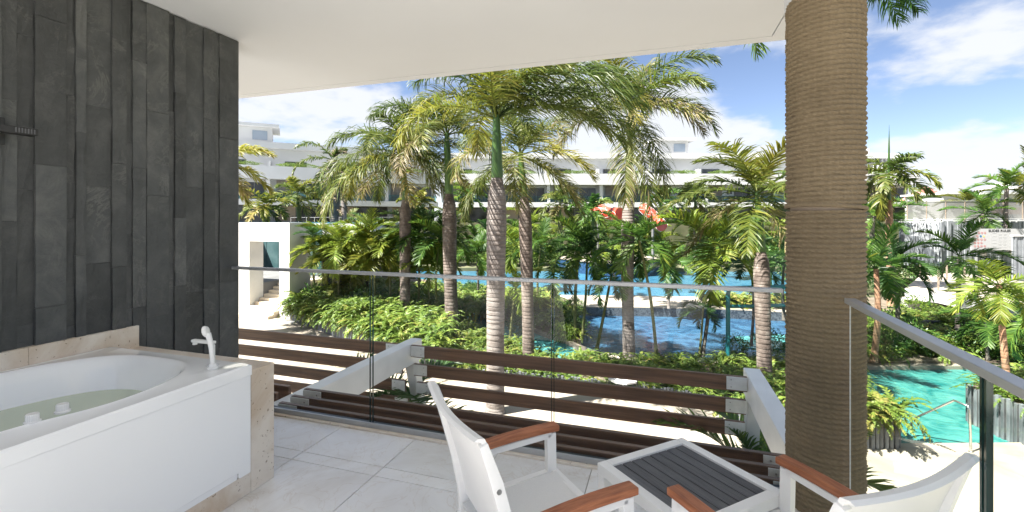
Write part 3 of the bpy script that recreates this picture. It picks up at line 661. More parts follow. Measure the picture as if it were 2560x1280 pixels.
# ------------------------------------------------------------------ chairs and table
def make_chair(loc, rz, label):
    t = empty('armchair', loc, label, 'chair', None, rz)
    W2 = .262
    for s_ in (-1, 1):
        yv = s_ * W2
        MB().bar((.0, yv, 0), (-.012, yv, .562), .030, .045, (1, 0, 0)).build('leg', M['white_metal'], t, bevel=.004, world=False)
        # back leg and post: a curved flat bar
        pts = [(-.50, 0), (-.465, .12), (-.43, .25), (-.415, .34), (-.42, .42), (-.448, .56), (-.492, .72), (-.535, .845)]
        b_ = MB(); vs = []
        for i, (px_, pz_) in enumerate(pts):
            q0 = pts[max(i - 1, 0)]; q1 = pts[min(i + 1, len(pts) - 1)]; dx, dz = q1[0] - q0[0], q1[1] - q0[1]; L_ = math.hypot(dx, dz); nx_, nz2 = dz / L_, -dx / L_
            wv = .019 if pz_ < .8 else .013
            for (e, yo) in ((-1, -.014), (1, -.014), (1, .014), (-1, .014)):
                vs.append((px_ + e * nx_ * wv, yv + yo, pz_ + e * nz2 * wv))
        k = len(pts)
        b_.add(vs, [(i * 4 + j, i * 4 + (j + 1) % 4, i * 4 + 4 + (j + 1) % 4, i * 4 + 4 + j) for i in range(k - 1) for j in range(4)] + [(3, 2, 1, 0), tuple(4 * k - 4 + j for j in range(4))])
        pst = b_.build('back_leg', M['white_metal'], t, smooth=True, bevel=.003, world=False)
        for (bx_, bz_) in ((-.455, .58), (-.488, .70)):
            MB().tube([(bx_, yv + s_ * .013, bz_), (bx_, yv + s_ * .017, bz_)], .008, 12).build('bolt', M['bolt'], pst, world=False)
        MB().bar((-.012, yv, .555), (-.455, yv, .530), .030, .028).build('arm_bar', M['white_metal'], t, bevel=.004, world=False)
        # wooden armrest, slightly bowed
        b_ = MB(); vs = []; K = 8
        for i in range(K + 1):
            s2 = i / K; x_ = .022 - s2 * .446; z_ = .583 - s2 * .030 + .010 * math.sin(math.pi * s2)
            for (yo, zo) in ((-.026, -.013), (.026, -.013), (.026, .013), (-.026, .013)): vs.append((x_, yv + yo, z_ + zo))
        b_.add(vs, [(i * 4 + j, i * 4 + 4 + j, i * 4 + 4 + (j + 1) % 4, i * 4 + (j + 1) % 4) for i in range(K) for j in range(4)] + [(0, 1, 2, 3), tuple(4 * K + j for j in (3, 2, 1, 0))])
        b_.build('armrest', M['arm_wood'], t, bevel=.005, world=False)
        MB().bar((-.005, yv, .375), (-.425, yv, .345), .028, .045).build('seat_rail', M['white_metal'], t, bevel=.003, world=False)
    MB().bar((.005, -W2, .378), (.005, W2, .378), .032, .040).build('front_rail', M['white_metal'], t, bevel=.003, world=False)
    # sling seat, sagging a little
    b_ = MB(); vs = []; K = 10; Q = 8
    for top in (1, 0):
        for i in range(K + 1):
            for j in range(Q + 1):
                a, c = i / K, j / Q; sag = .022 * math.sin(math.pi * c) * math.sin(math.pi * min(1, a * .9 + .1))
                vs.append((.0 - a * .43, -W2 + .030 + c * (2 * W2 - .06), .402 - a * .030 - sag - (0 if top else .008)))
    n0 = (K + 1) * (Q + 1)
    fs = []
    for i in range(K):
        for j in range(Q):
            a = i * (Q + 1) + j; fs += [(a, a + 1, a + Q + 2, a + Q + 1), (n0 + a, n0 + a + Q + 1, n0 + a + Q + 2, n0 + a + 1)]
    edge = [j for j in range(Q + 1)] + [i * (Q + 1) + Q for i in range(1, K + 1)] + [K * (Q + 1) + j for j in range(Q - 1, -1, -1)] + [i * (Q + 1) for i in range(K - 1, 0, -1)]
    fs += [(edge[i], n0 + edge[i], n0 + edge[(i + 1) % len(edge)], edge[(i + 1) % len(edge)]) for i in range(len(edge))]
    b_.add(vs, fs).build('seat', M['sling'], t, smooth=True, world=False)
    # back panel, bowed and curling over the top
    pp = [(-.405, .40), (-.425, .50), (-.452, .61), (-.490, .73), (-.525, .83), (-.538, .858), (-.560, .862)]
    b_ = MB(); vs = []; K = len(pp) - 1; Q = 12
    for th_ in (0, 1):
        for i, (px_, pz_) in enumerate(pp):
            for j in range(Q + 1):
                c = j / Q; bow = .020 * math.sin(math.pi * c) * min(1, i / 3)
                vs.append((px_ - bow + (.008 if not th_ else -.004), -W2 - .006 + .024 * (i < 0) + c * (2 * W2 + .012), pz_ - .012 * math.sin(math.pi * c) * (i >= 4) + (.003 if not th_ else -.004)))
    n0 = (K + 1) * (Q + 1); fs = []
    for i in range(K):
        for j in range(Q):
            a = i * (Q + 1) + j; fs += [(a, a + Q + 1, a + Q + 2, a + 1), (n0 + a, n0 + a + 1, n0 + a + Q + 2, n0 + a + Q + 1)]
    edge = [j for j in range(Q + 1)] + [i * (Q + 1) + Q for i in range(1, K + 1)] + [K * (Q + 1) + j for j in range(Q - 1, -1, -1)] + [i * (Q + 1) for i in range(K - 1, 0, -1)]
    fs += [(edge[(i + 1) % len(edge)], n0 + edge[(i + 1) % len(edge)], n0 + edge[i], edge[i]) for i in range(len(edge))]
    b_.add(vs, fs).build('backrest', M['white_metal'], t, smooth=True, world=False)
    return t
make_chair((-.292, 1.815, 0), math.atan2(.68, .73), 'white armchair with terracotta armrests, its back towards the bathtub')
make_chair((.240, 1.825, 0), math.atan2(.755, -.655), 'white armchair with terracotta armrests, its back towards the side balustrade')

TZ = .45
pb, pL, pr = at(1705, 1093, 1.05 * FPX / 542), at(1475, 1140, 1.05 * FPX / 589), at(1948, 1222, 1.05 * FPX / 671)
eu = (pr - pb); ev = (pL - pb); eu.z = ev.z = 0
wid = .51; eu.normalize(); ev = Vector((-eu.y, eu.x, 0)) * (1 if Vector((-eu.y, eu.x, 0)).dot(ev) > 0 else -1)
tc_ = pb + eu * wid / 2 + ev * wid / 2
tb_ = empty('side_table', (tc_.x, tc_.y, 0), 'low square white table with dark grey slatted top between the armchairs', 'table', None, math.atan2(eu.y, eu.x))
h = wid / 2
for s1 in (-1, 1):
    for s2 in (-1, 1):
        MB().bar((s1 * (h - .022), s2 * (h - .022), 0), (s1 * (h - .022), s2 * (h - .022), TZ - .046), .040, .040, (1, 0, 0)).build('leg', M['white_metal'], tb_, bevel=.003, world=False)
for s1 in (-1, 1):
    MB().bar((-h, s1 * (h - .022), TZ - .0225), (h, s1 * (h - .022), TZ - .0225), .044, .045).build('frame_bar', M['white_metal'], tb_, bevel=.003, world=False)
    MB().bar((s1 * (h - .022), -h + .0445, TZ - .0225), (s1 * (h - .022), h - .0445, TZ - .0225), .044, .045).build('frame_bar', M['white_metal'], tb_, bevel=.003, world=False)
ns = 8; sw_ = (wid - .092) / ns
for k in range(ns):
    yv = -h + .046 + sw_ * (k + .5)
    MB().bar((-h + .046, yv, TZ - .016), (h - .046, yv, TZ - .016), sw_ - .006, .018).build('slat', M['slat_grey'], tb_, bevel=.002, world=False)
#PART3
# ------------------------------------------------------------------ ground, paving, pools
def poly(px, z): return [tuple(gp(u, v, z).xy) for u, v in px]
gd = MB().add([(-400, -60, -4.7), (400, -60, -4.7), (400, 500, -4.7), (-400, 500, -4.7)], [(0, 1, 2, 3)]).build('ground', M['ground']); kind(gd, 'structure')
def slab(name, px, z, mat, z0=-4.65, extra=None, zref=None):
    p_ = poly(px, z if zref is None else zref)
    if extra: p_ = p_ + extra
    o = MB().prism(p_, z0, z).build(name, M[mat]); return kind(o, 'structure')
# near paving, under and in front of the balcony
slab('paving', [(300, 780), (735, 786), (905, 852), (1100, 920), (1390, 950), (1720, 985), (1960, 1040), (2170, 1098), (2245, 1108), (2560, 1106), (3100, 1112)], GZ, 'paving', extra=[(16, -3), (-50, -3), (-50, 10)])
slab('pool_water', [(1900, 898), (2500, 908), (3000, 935), (3000, 1130), (2150, 1130), (1950, 1060)], -3.62, 'water_teal')
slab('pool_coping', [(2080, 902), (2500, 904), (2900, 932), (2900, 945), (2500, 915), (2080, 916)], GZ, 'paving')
slab('garden_bed', [(2060, 903), (2500, 903.5), (2900, 930), (3100, 760), (2560, 735), (2060, 745)], -3.42, 'soil')
slab('channel_water', [(1060, 752), (1148, 764), (1170, 772), (1270, 796), (1307, 812), (1357, 833), (1419, 853), (1520, 885), (1430, 915), (1340, 880), (1190, 825), (1060, 800)], -3.62, 'water_chan')
slab('channel_coping', [(1130, 760.5), (1170, 768.5), (1270, 792), (1307, 807), (1357, 828), (1419, 848), (1480, 874), (1580, 892), (1780, 900), (2060, 902), (2060, 908), (1780, 907), (1570, 899), (1470, 883), (1415, 853), (1355, 833.5), (1306, 812.5), (1269, 797), (1169, 772.5), (1130, 764)], GZ, 'paving')
slab('garden_bed', [(1080, 742), (1170, 764), (1270, 787), (1357, 822), (1425, 846), (1452, 850), (1448, 800), (1436, 772), (1380, 748), (1280, 735), (1200, 728), (1080, 722)], -3.40, 'soil')
slab('pool_water', [(1436, 778), (1990, 790), (2120, 830), (2120, 915), (1760, 915), (1560, 910), (1470, 895), (1430, 862)], -4.02, 'water_deep')
slab('shallow_water', [(1835, 842), (1950, 836), (2020, 846), (2010, 868), (1900, 874), (1850, 862)], -3.98, 'water_chan')
slab('pool_deck', [(1400, 737), (1560, 739), (1720, 741), (1960, 746), (2120, 748), (2120, 800), (1970, 780), (1800, 772), (1600, 768), (1440, 767), (1405, 752)], GZ, 'paving')
slab('pool_water', [(1040, 665), (1400, 655), (1640, 655), (2030, 660), (2060, 750), (1440, 738), (1300, 733), (1150, 722), (1040, 708)], -3.63, 'water_blue')
def wall_strip(name, px, zt, zb, mat, toward=.02):
    pts = [gp(u, v, GZ) for u, v in px]; b_ = MB()
    pts = [Vector((p.x, p.y, 0)) - Vector((p.x, p.y, 0)).normalized() * toward for p in pts]
    n_ = len(pts); b_.add([(p.x, p.y, zb) for p in pts] + [(p.x, p.y, zt) for p in pts], [(i, i + 1, n_ + i + 1, n_ + i) for i in range(n_ - 1)])
    return kind(b_.build(name, M[mat]), 'structure')
wall_strip('pool_wall', [(1405, 752), (1440, 767), (1600, 768), (1800, 772), (1970, 780), (2120, 800)], GZ - .03, -4.6, 'mosaic_grey')
isl = [(1380, 672), (1440, 682), (1500, 690), (1570, 695), (1625, 690), (1650, 678), (1650, 655), (1380, 650)]
pi_ = poly(isl, -3.62)
isle = empty('pool_island', gp(1520, 690, -3.62), 'raised round pool island with blue mosaic side and pale top', 'pool wall')
MB().prism(pi_, -4.6, -2.45).build('mosaic_side', M['mosaic'], isle)
cen_ = sum((Vector(p) for p in pi_), Vector((0, 0))) / len(pi_)
MB().prism([tuple(cen_ + (Vector(p) - cen_) * 1.02) for p in pi_], -2.449, -2.33).build('coping', M['paving'], isle)
def LD(lat, d, z=0): p = FWD * d + RGT * lat; return Vector((p.x, p.y, z))
far_bed = MB().prism([tuple(LD(-22, 47).xy), tuple(LD(6, 46.5).xy), tuple(LD(30, 46).xy), tuple(LD(34, 30).xy), tuple(LD(70, 30).xy), tuple(LD(110, 80).xy), tuple(LD(-30, 80).xy)], -4.65, -3.3).build('garden_bed', M['ground']); kind(far_bed, 'structure')
bed_side = slab('garden_bed', [(300, 742), (760, 730), (850, 728), (1000, 722), (1090, 722), (1090, 700), (900, 690), (300, 690)], -3.38, 'soil')
tr1 = MB().prism([(-60, 19.85), (-28.0, 19.85), (-28.0, 26.0), (-17.6, 26.0), (-17.6, 20.6), (-14.5, 20.6), tuple(LD(-14, 50).xy), tuple(LD(-12, 59.9).xy), tuple(LD(-75, 59.9).xy)], -4.65, 1.30).build('terrace', M['bldg']); kind(tr1, 'structure')
tr2 = MB().prism([tuple(LD(-75, 60).xy), tuple(LD(-8, 62).xy), tuple(LD(110, 64).xy), tuple(LD(110, 140).xy), tuple(LD(-90, 140).xy)], -4.6, 1.27).build('terrace', M['ground']); kind(tr2, 'structure')
tw = MB().span((-45, 20.2, 1.301), (-28.1, 26.0, 1.345)).prism([(-45, 26.001), (-17.8, 26.2), tuple(LD(-15.2, 48).xy), tuple(LD(-46, 48).xy)], 1.301, 1.345).build('terrace_pool_water', M['water_blue']); kind(tw, 'structure')

# fern beds with their slatted slate edges
def bed(name, front, back, z, label):
    base = poly(front, GZ) + poly(back, GZ)
    o = kind(MB().prism(base, -4.64, z).build(name, M['soil']), 'structure')
    return base, poly(front, GZ)
def slat_edge(pts, z1, label, lab_cat='planter', step=.095, z0=GZ):
    c = Vector((*pts[0], z0)); t = empty('slat_planter', c, label, lab_cat)
    me_cache = {}
    for a, b_ in zip(pts[:-1], pts[1:]):
        a = Vector((*a, 0)); b_ = Vector((*b_, 0)); L_ = (b_ - a).length; k = max(1, int(L_ / step)); ang = math.atan2((b_ - a).y, (b_ - a).x)
        for i in range(k):
            p_ = a.lerp(b_, (i + .5) / k); hh = (z1 - z0) + random.choice((0, .02, .05, -.03)); key = round(hh, 2)
            if key not in me_cache:
                me_cache[key] = MB().span((-step * .40, -.035, 0), (step * .40, .035, key)).mesh('slat', M['slat_slate'], bevel=.004, seg=1)
            o = link('slat', me_cache[key], t); o.location = (p_.x - c.x, p_.y - c.y, 0); o.rotation_euler = (0, 0, ang)
            off = random.choice((0, .02, .03)); o.location.x += math.sin(ang) * off; o.location.y -= math.cos(ang) * off
    return t
FL = [(727, 797), (742, 803), (800, 826), (905, 868), (1000, 905), (1100, 940), (1250, 955), (1400, 968)]
bedL, _f = bed('fern_bed_soil', FL[:6], [(1120, 790), (1000, 752), (850, 738), (740, 745)], -2.88, '')
bedC, _f = bed('fern_bed_soil', [(1101, 939.8), (1250, 955), (1400, 968)], [(1400, 905), (1340, 882), (1190, 835), (1121, 800)], -3.36, '')
frontL = poly(FL[:6], GZ); frontC = poly(FL[5:], GZ)
slat_edge(frontC, -3.16, 'low dark slatted planter edge behind the stoutest palm trunk')
slat_edge(frontL, -2.84, 'dark slatted planter edge holding the fern bank along the pale path')
FR = [(1402, 968), (1580, 985), (1740, 1010), (1860, 1058), (1990, 1090), (2160, 1110)]
bedR, frontR = bed('fern_bed_soil', FR, [(2160, 925), (2000, 912), (1760, 912), (1560, 906), (1470, 892), (1402, 900)], -3.42, '')
slat_edge(frontR, -3.2, 'low slatted planter edge below the boards, between fern bank and path')
PLN = [(2085, 1121), (2160, 1121), (2243, 1120), (2246, 1098)]
slat_edge(poly(PLN, GZ), -2.86, 'slatted slate planter corner holding ferns beside teal pool steps')
plb = poly([(2085, 1118), (2240, 1117), (2243, 1095), (2085, 1085)], GZ); kind(MB().prism(plb, -4.6, -2.95).build('planter_soil', M['soil']), 'structure')
PRN = [(2421, 1050), (2424, 1058), (2470, 1078), (2530, 1107), (2640, 1165), (2700, 1200)]
prp = [tuple(gp(u, v, -3.62).xy) for u, v in PRN]
slat_edge(prp, -2.68, 'stepped slatted slate planter wall curving along the pool right of steel handrail', z0=-3.62, step=.10)
prb = prp[1:] + [tuple(gp(2800, 1060, -3.62).xy), tuple(gp(2600, 985, -3.62).xy), tuple(gp(2425, 1040, -3.62).xy)]
prb = [prp[1]] + prp[2:] + [tuple(gp(2900, 1090, -3.62).xy), tuple(gp(2640, 1000, -3.62).xy), tuple(gp(2440, 1035, -3.62).xy)]
kind(MB().prism(prb, -4.6, -2.78).build('planter_soil', M['soil']), 'structure')

# ------------------------------------------------------------------ foliage generators
def unit(a): return a / np.maximum(np.linalg.norm(a, axis=-1, keepdims=True), 1e-9)
def frond(rng, L=3.4, e0=40, bend=90, n=60, ll=.75, lw=.045, hang=.55, az=0.0, wind=(0, 0, 0), plum=.5, tint0=.4, tv=.25, vee=.2, rr=.03, start=.14, drytip=.25):
    K = 16; wind = np.array(wind, float); s = np.linspace(0, 1, K + 1)
    pts = [np.zeros(3)]; dirs = []
    for i in range(K):
        e = math.radians(e0 - bend * ((i + .5) / K) ** 1.25)
        d = np.array([math.cos(e) * math.cos(az), math.cos(e) * math.sin(az), math.sin(e)]) + wind * (i / K) * .55
        d = d / np.linalg.norm(d); dirs.append(d); pts.append(pts[-1] + d * L / K)
    pts = np.array(pts); dirs = np.array(dirs + [dirs[-1]])
    # leaflets
    t = np.repeat(np.linspace(start, 1.0, n), 2) + rng.normal(0, .004, 2 * n); t = np.clip(t, 0, 1); sgn = np.tile([-1., 1.], n)
    f = t * K; i0 = np.minimum(f.astype(int), K - 1); fr = (f - i0)[:, None]
    P = pts[i0] * (1 - fr) + pts[i0 + 1] * fr; T = unit(dirs[i0] * (1 - fr) + dirs[i0 + 1] * fr)
    S = unit(np.cross(T, np.array([0, 0, 1.0]) + 1e-6)); N = unit(np.cross(S, T))
    al = np.radians(22 + 38 * t + rng.normal(0, 7, len(t)))[:, None]
    up_ = (vee + plum * rng.uniform(-1, 1, len(t)))[:, None]
    d = unit(S * sgn[:, None] * np.cos(al) + T * np.sin(al) + N * up_)
    prof = np.clip(np.sin(np.pi * np.clip(.16 + .80 * t, 0, 1)), 0, 1) ** .55
    l_ = ll * prof * rng.uniform(.82, 1.1, len(t))
    segs = [.30, .38, .32]; hg = [0.35, 1.0, 1.6]; w_ = [.75, 1.0, .7]
    V = []; p = P; tt = np.clip(tint0 + rng.normal(0, tv * .5, len(t)) + tv * (t - .4) * .5, 0, 1); tints = []
    for k in range(3):
        Wd = unit(T * .9 + N * .1 - d * np.sum((T * .9 + N * .1) * d, -1, keepdims=True)) * (lw * w_[k] * .5)
        # roll the blade a bit
        roll = rng.uniform(-.7, .7, len(t))[:, None] if k == 0 else roll
        Wd = unit(Wd + np.cross(d, Wd) * roll) * (lw * w_[k] * .5)
        V += [p - Wd, p + Wd]; tints += [tt + .05 * k * drytip] * 2
        p = p + d * (l_ * segs[k])[:, None]
        d = unit(d + np.array([0, 0, -1.]) * hang * hg[k] + wind * .55)
    V.append(p); tints.append(tt + drytip * rng.uniform(0, 1, len(t)))
    m_ = len(t); V = np.stack(V, 1)       # m,7,3
    base = (np.arange(m_) * 7)[:, None]
    F4 = np.concatenate([base + np.array([[0, 1, 3, 2]]), base + np.array([[2, 3, 5, 4]])]); F3 = base + np.array([[4, 5, 6]])
    V = V.reshape(-1, 3); tv_ = np.stack(tints, 1).reshape(-1)
    # rachis tube (4 sided)
    up0 = np.array([0, 0, 1.0]); q = []
    for i in range(K + 1):
        Sx = np.cross(dirs[i], up0); Sx = Sx / (np.linalg.norm(Sx) + 1e-9); Nx = np.cross(Sx, dirs[i]); r_ = rr * (1 - .86 * s[i] ** .7)
        q += [pts[i] + Sx * r_, pts[i] + Nx * r_, pts[i] - Sx * r_, pts[i] - Nx * r_]
    o = len(V); V = np.concatenate([V, np.array(q)]); tv_ = np.concatenate([tv_, np.full(len(q), max(0, tint0 - .05))])
    rf = []
    for i in range(K):
        for j in range(4): rf.append([o + i * 4 + j, o + i * 4 + (j + 1) % 4, o + i * 4 + 4 + (j + 1) % 4, o + i * 4 + 4 + j])
    F4 = np.concatenate([F4, np.array(rf)])
    return V, F4, F3, tv_

def trunk_mesh(name, pts, prof, mat, rings=0, n=20, seed=0):
    rng = random.Random(seed); pts = [Vector(p) for p in pts]
    def cl(t):
        f = t * (len(pts) - 1); i = min(int(f), len(pts) - 2); a = f - i
        p0 = pts[max(i - 1, 0)]; p1 = pts[i]; p2 = pts[i + 1]; p3 = pts[min(i + 2, len(pts) - 1)]
        return .5 * ((2 * p1) + (p2 - p0) * a + (2 * p0 - 5 * p1 + 4 * p2 - p3) * a * a + (3 * p1 - p0 - 3 * p2 + p3) * a ** 3)
    def rad(t):
        for (t0, r0), (t1, r1) in zip(prof[:-1], prof[1:]):
            if t <= t1: a = (t - t0) / max(t1 - t0, 1e-6); a = a * a * (3 - 2 * a); return r0 + (r1 - r0) * a
        return prof[-1][1]
    lv = []
    if rings:
        tt = 0.0
        while tt < 1:
            dt = rng.uniform(.75, 1.25) / rings
            lv += [(tt, 1.0), (min(1, tt + dt * .72), .985), (min(1, tt + dt * .80), .955), (min(1, tt + dt * .97), .96)]; tt += dt
        lv.append((1.0, 1.0))
    else: lv = [(i / 12, 1.0) for i in range(13)]
    P_ = [cl(t) for t, _ in lv]; Rr = [rad(t) * k for t, k in lv]
    b_ = MB(); vs = []
    for p_, r_ in zip(P_, Rr):
        vs += [p_ + Vector((math.cos(2 * math.pi * j / n) * r_, math.sin(2 * math.pi * j / n) * r_, 0)) for j in range(n)]
    k = len(P_)
    b_.add(vs, [(i * n + j, i * n + (j + 1) % n, (i + 1) * n + (j + 1) % n, (i + 1) * n + j) for i in range(k - 1) for j in range(n)] + [tuple((k - 1) * n + j for j in range(n))])
    return b_.mesh(name, mat, smooth=True)

NPR = np.random.default_rng(11)
WIND = np.array([RGT.x, RGT.y, -.05]) * .42
def crown(parent, top, n, L, mat, leafmat2=None, wind=WIND, spread=(80, -40), seed=0, ll=1.0, lw=.05, nl=84, hang=.6, plum=.55, tint=(.3, .6), bend=(60, 110), sweep=.0, low_dry=True, az0=None, rr=.032):
    rng = np.random.default_rng(seed); ga = 2.39996; a0 = rng.uniform(0, 6.28) if az0 is None else az0
    for k in range(n):
        q = k / max(n - 1, 1)
        e0 = spread[0] + (spread[1] - spread[0]) * q ** .85 + rng.normal(0, 6)
        az = a0 + ga * k + rng.normal(0, .15)
        Lk = L * rng.uniform(.86, 1.08) * (.72 if q < .08 else 1)
        dry = low_dry and q > .86
        V, F4, F3, t_ = frond(rng, Lk, e0, rng.uniform(*bend) * (1 if e0 > 0 else .55), nl, ll * L / 3.4, lw, hang, az, wind * rng.uniform(.6, 1.3), plum,
                              rng.uniform(*tint) + (.28 if dry else 0), rr=rr * L / 3.4, drytip=.35 if q > .5 else .15)
        mm = leafmat2 if (leafmat2 is not None and rng.random() < .3) else mat
        o = link('frond', npmesh('frond', V, F4, F3, t_, mm), parent); o.location = top
PALMS = 0
def royal(u, vb, d, vs0, vs1, wb, ub_top, label, n=17, L=3.5, seed=1, mat='leaf_royal', mat2='leaf_yellow', bark='bark', zb=None, group='royal palms in the garden', prof=None, lean=None, kw={}, cat='palm tree', extra=()):
    base = at(u, vb, d) if zb is None else Vector((*at(u, vb, d).xy, zb))
    s0 = at(ub_top[0], vs0, d); s1 = at(ub_top[1], vs1, d)
    t = empty('royal_palm', base, label, cat, group)
    r0 = wb * d / FPX / 2
    mid = base.lerp(s0, .5) + Vector((random.uniform(-.06, .06), random.uniform(-.06, .06), 0))
    prof = prof or [(0, 1.14), (.05, 1.0), (.3, .95), (.55, 1.0), (.78, 1.08), (.88, .98), (.96, .70), (1, .58)]
    zero = Vector((0, 0, 0))
    tm = trunk_mesh('trunk', [zero, mid - base, s0 - base], [(a, b_ * r0) for a, b_ in prof], M[bark], rings=int((s0.z - base.z) / .11), seed=seed, n=24)
    link('trunk', tm, t)
    rs = r0 * prof[-1][1]
    sm = trunk_mesh('crownshaft', [s0 - base, (s0 + s1) / 2 - base, s1 - base], [(0, rs * 1.02), (.06, rs * 1.10), (.3, rs * .98), (1, rs * .62)], M['shaft'], seed=seed, n=18)
    link('crownshaft', sm, t)
    crown(t, s1 - base - Vector((0, 0, .12)), n, L, M[mat], M[mat2] if mat2 else None, seed=seed, **kw)
    rx_ = np.random.default_rng(seed + 500)
    for (az, e0, L_, bd_, hg_, tn_, ll_, wk_) in extra:
        V, F4, F3, t_ = frond(rx_, L_, e0, bd_, 96, ll_, kw.get('lw', .04), hg_, YAW + az, WIND * wk_, .45, tn_, .25, rr=.034)
        o = link('frond', npmesh('frond', V, F4, F3, t_, M[mat]), t); o.location = s1 - base - Vector((0, 0, .1))
    return t
# ------------------------------------------------------------------ the royal palms in front of the balcony
royal(1238, 1032, 12.05, 445, 288, 47, (1243, 1241), 'stout royal palm with pale grey trunk rising behind the boards, thickest of all', n=13, L=3.1, seed=21,
      kw=dict(tint=(.15, .55), spread=(84, 22), nl=88, lw=.030), extra=[(-.10, 64, 4.6, 138, 1.1, .3, 1.7, .9), (.12, 45, 4.3, 122, 1.1, .42, 1.6, .9), (-.45, 55, 4.0, 125, .8, .35, 1.25, .9), (-.2, 25, 3.6, 90, .8, .5, 1.2, .8)])
royal(1131, 818, 19.5, 485, 332, 34, (1123, 1117), 'royal palm with banded brown trunk beside the fern bank', n=15, L=3.6, seed=22, zb=-3.55, bark='bark_brown', kw=dict(tint=(.25, .66), spread=(84, -2), nl=84, lw=.036))
royal(1013, 800, 20.5, 500, 380, 27, (1013, 1006), 'slim royal palm with dark ringed trunk growing out of the ferns', n=17, L=3.7, seed=23, zb=-3.2, bark='bark_brown', kw=dict(tint=(.35, .75), spread=(84, -20), nl=84, lw=.038, hang=.65), extra=[(3.0, 20, 4.6, 100, .9, .55, 1.2, .1), (3.7, -10, 4.8, 72, .9, .62, 1.2, .1), (2.3, 0, 3.6, 80, .8, .6, 1.1, .3), (-.3, -15, 3.0, 70, .8, .7, 1.0, .5)])
royal(1322, 872, 16.4, 492, 380, 31, (1311, 1301), 'royal palm with lichen speckled trunk right behind the stoutest palm', n=14, L=3.2, seed=24, zb=-3.55, bark='bark_brown', kw=dict(tint=(.4, .8), spread=(76, -25), nl=80, lw=.034))
royal(1573, 890, 17.0, 495, 262, 31, (1572, 1577), 'tall royal palm with smooth white trunk beside the deep pool', n=16, L=3.4, seed=25, bark='bark', kw=dict(tint=(.3, .78), spread=(85, 0), nl=84, lw=.034, hang=.65), extra=[(-1.3, -62, 4.3, 26, .9, .7, 1.15, .15), (-.9, -50, 3.6, 38, .9, .6, 1.1, .15), (-2.0, -58, 3.8, 30, .9, .75, 1.1, .1)])
royal(1912, 955, 14.6, 630, 478, 36, (1903, 1893), 'young royal palm with broad yellow green fronds by the teal pipe', n=15, L=3.1, seed=26, bark='bark_brown', kw=dict(tint=(.3, .72), spread=(86, -40), nl=62, ll=.9, lw=.044, hang=.42, wind=WIND * .25, plum=.25, bend=(50, 90)))
royal(2080, 900, 16.5, 80, -70, 20, (2090, 2115), 'palm hidden by the rope column, its frond tips hanging at the sky', n=14, L=4.3, seed=31, mat='leaf_green', mat2=None, zb=-3.2, kw=dict(tint=(.05, .4), spread=(78, 0), nl=60, ll=.95, lw=.05, wind=WIND * .6, hang=.7), extra=[(-.15, 28, 4.6, 70, 1.0, .2, 1.25, .2), (.35, 12, 4.2, 50, 1.0, .15, 1.2, .2), (3.0, 0, 2.9, 60, .9, .2, .9, .0), (-.6, 5, 3.4, 60, 1.0, .2, 1.1, .2)])
royal(528, 800, 20.0, 520, 400, 30, (528, 530), 'yellow fronded palm hidden behind the end of the slate wall', n=14, L=2.7, seed=33, mat='leaf_yellow', mat2=None, kw=dict(tint=(.45, .8), spread=(80, -40), nl=50, lw=.07))
royal(2226, 640, 26.0, 500, 432, 15, (2222, 2222), 'palm with orange brown trunk and single upright spear beside waterfall', n=13, L=2.6, seed=34, bark='bark_orange', zb=-3.3, kw=dict(tint=(.2, .6), spread=(78, -45), nl=46, lw=.085, wind=WIND * .2))
pspear = [o for o in col.objects if o.get('label', '').startswith('palm with orange brown trunk')][0]
q0_, q1_ = at(2222, 436, 26.0) - pspear.location, at(2223, 312, 26.0) - pspear.location
MB().tube([q0_, q0_.lerp(q1_, .4), q1_], [.07, .055, .006], 8).build('spear_leaf', M['shaft'], pspear, smooth=True, world=False)
# ------------------------------------------------------------------ palms on the terrace and far side
def farpalm(u, vb, d, cu, cv, label, seed, L=2.6, n=12, mat='leaf_yellow', mat2='leaf_royal', wb=12, bark='bark_green', grp='small palms on the raised terrace', kw={}):
    zb = at(u, vb, d).z
    return royal(u, vb, d, cv + (vb - cv) * .42, cv + 4, wb, (u + (cu - u) * .6, cu), label, n=n, L=L, seed=seed, mat=mat, mat2=mat2, bark=bark, zb=zb, group=grp,
                 kw=dict(dict(nl=30, lw=.13, tint=(.2, .7), spread=(80, -35), wind=WIND * .5, hang=.4), **kw))
farpalm(661, 553, 42, 664, 508, 'bushy yellow green palm on the terrace above white portal', 41, L=2.7)
farpalm(748, 553, 46, 742, 478, 'palm with slanting green trunk on terrace before the left wing', 42, L=3.0)
farpalm(860, 552, 48, 858, 430, 'palm with smooth pale trunk standing beside the shaggy one', 43, L=3.0, bark='bark', wb=13, mat='leaf_royal')
farpalm(1046, 556, 48, 1044, 492, 'round yellow crowned palm on terrace behind the slim ringed palm', 44, L=2.3)
farpalm(1164, 556, 48, 1164, 480, 'green palm on terrace showing right of the banded trunk', 45, L=2.6, mat='leaf_green', mat2=None)
farpalm(1400, 600, 50, 1400, 500, 'palm before the building seen through the stout palm crown', 46, L=3.2, grp='palms before the far building', mat='leaf_royal')
farpalm(1655, 560, 50, 1652, 488, 'palm before the far wing, left of the louvred panel', 47, L=2.8, bark='bark', grp='palms before the far building', mat='leaf_green')
farpalm(1740, 560, 52, 1738, 482, 'palm before the brown louvred panel of the far wing', 48, L=2.9, grp='palms before the far building', mat='leaf_royal')
farpalm(1820, 590, 40, 1815, 545, 'grey green palm low before the dark ground floor', 49, L=2.4, grp='palms before the far building', mat='leaf_royal')
farpalm(1490, 600, 44, 1480, 520, 'palm crown left of the red slide', 50, L=2.8, grp='palms before the far building', mat='leaf_green')
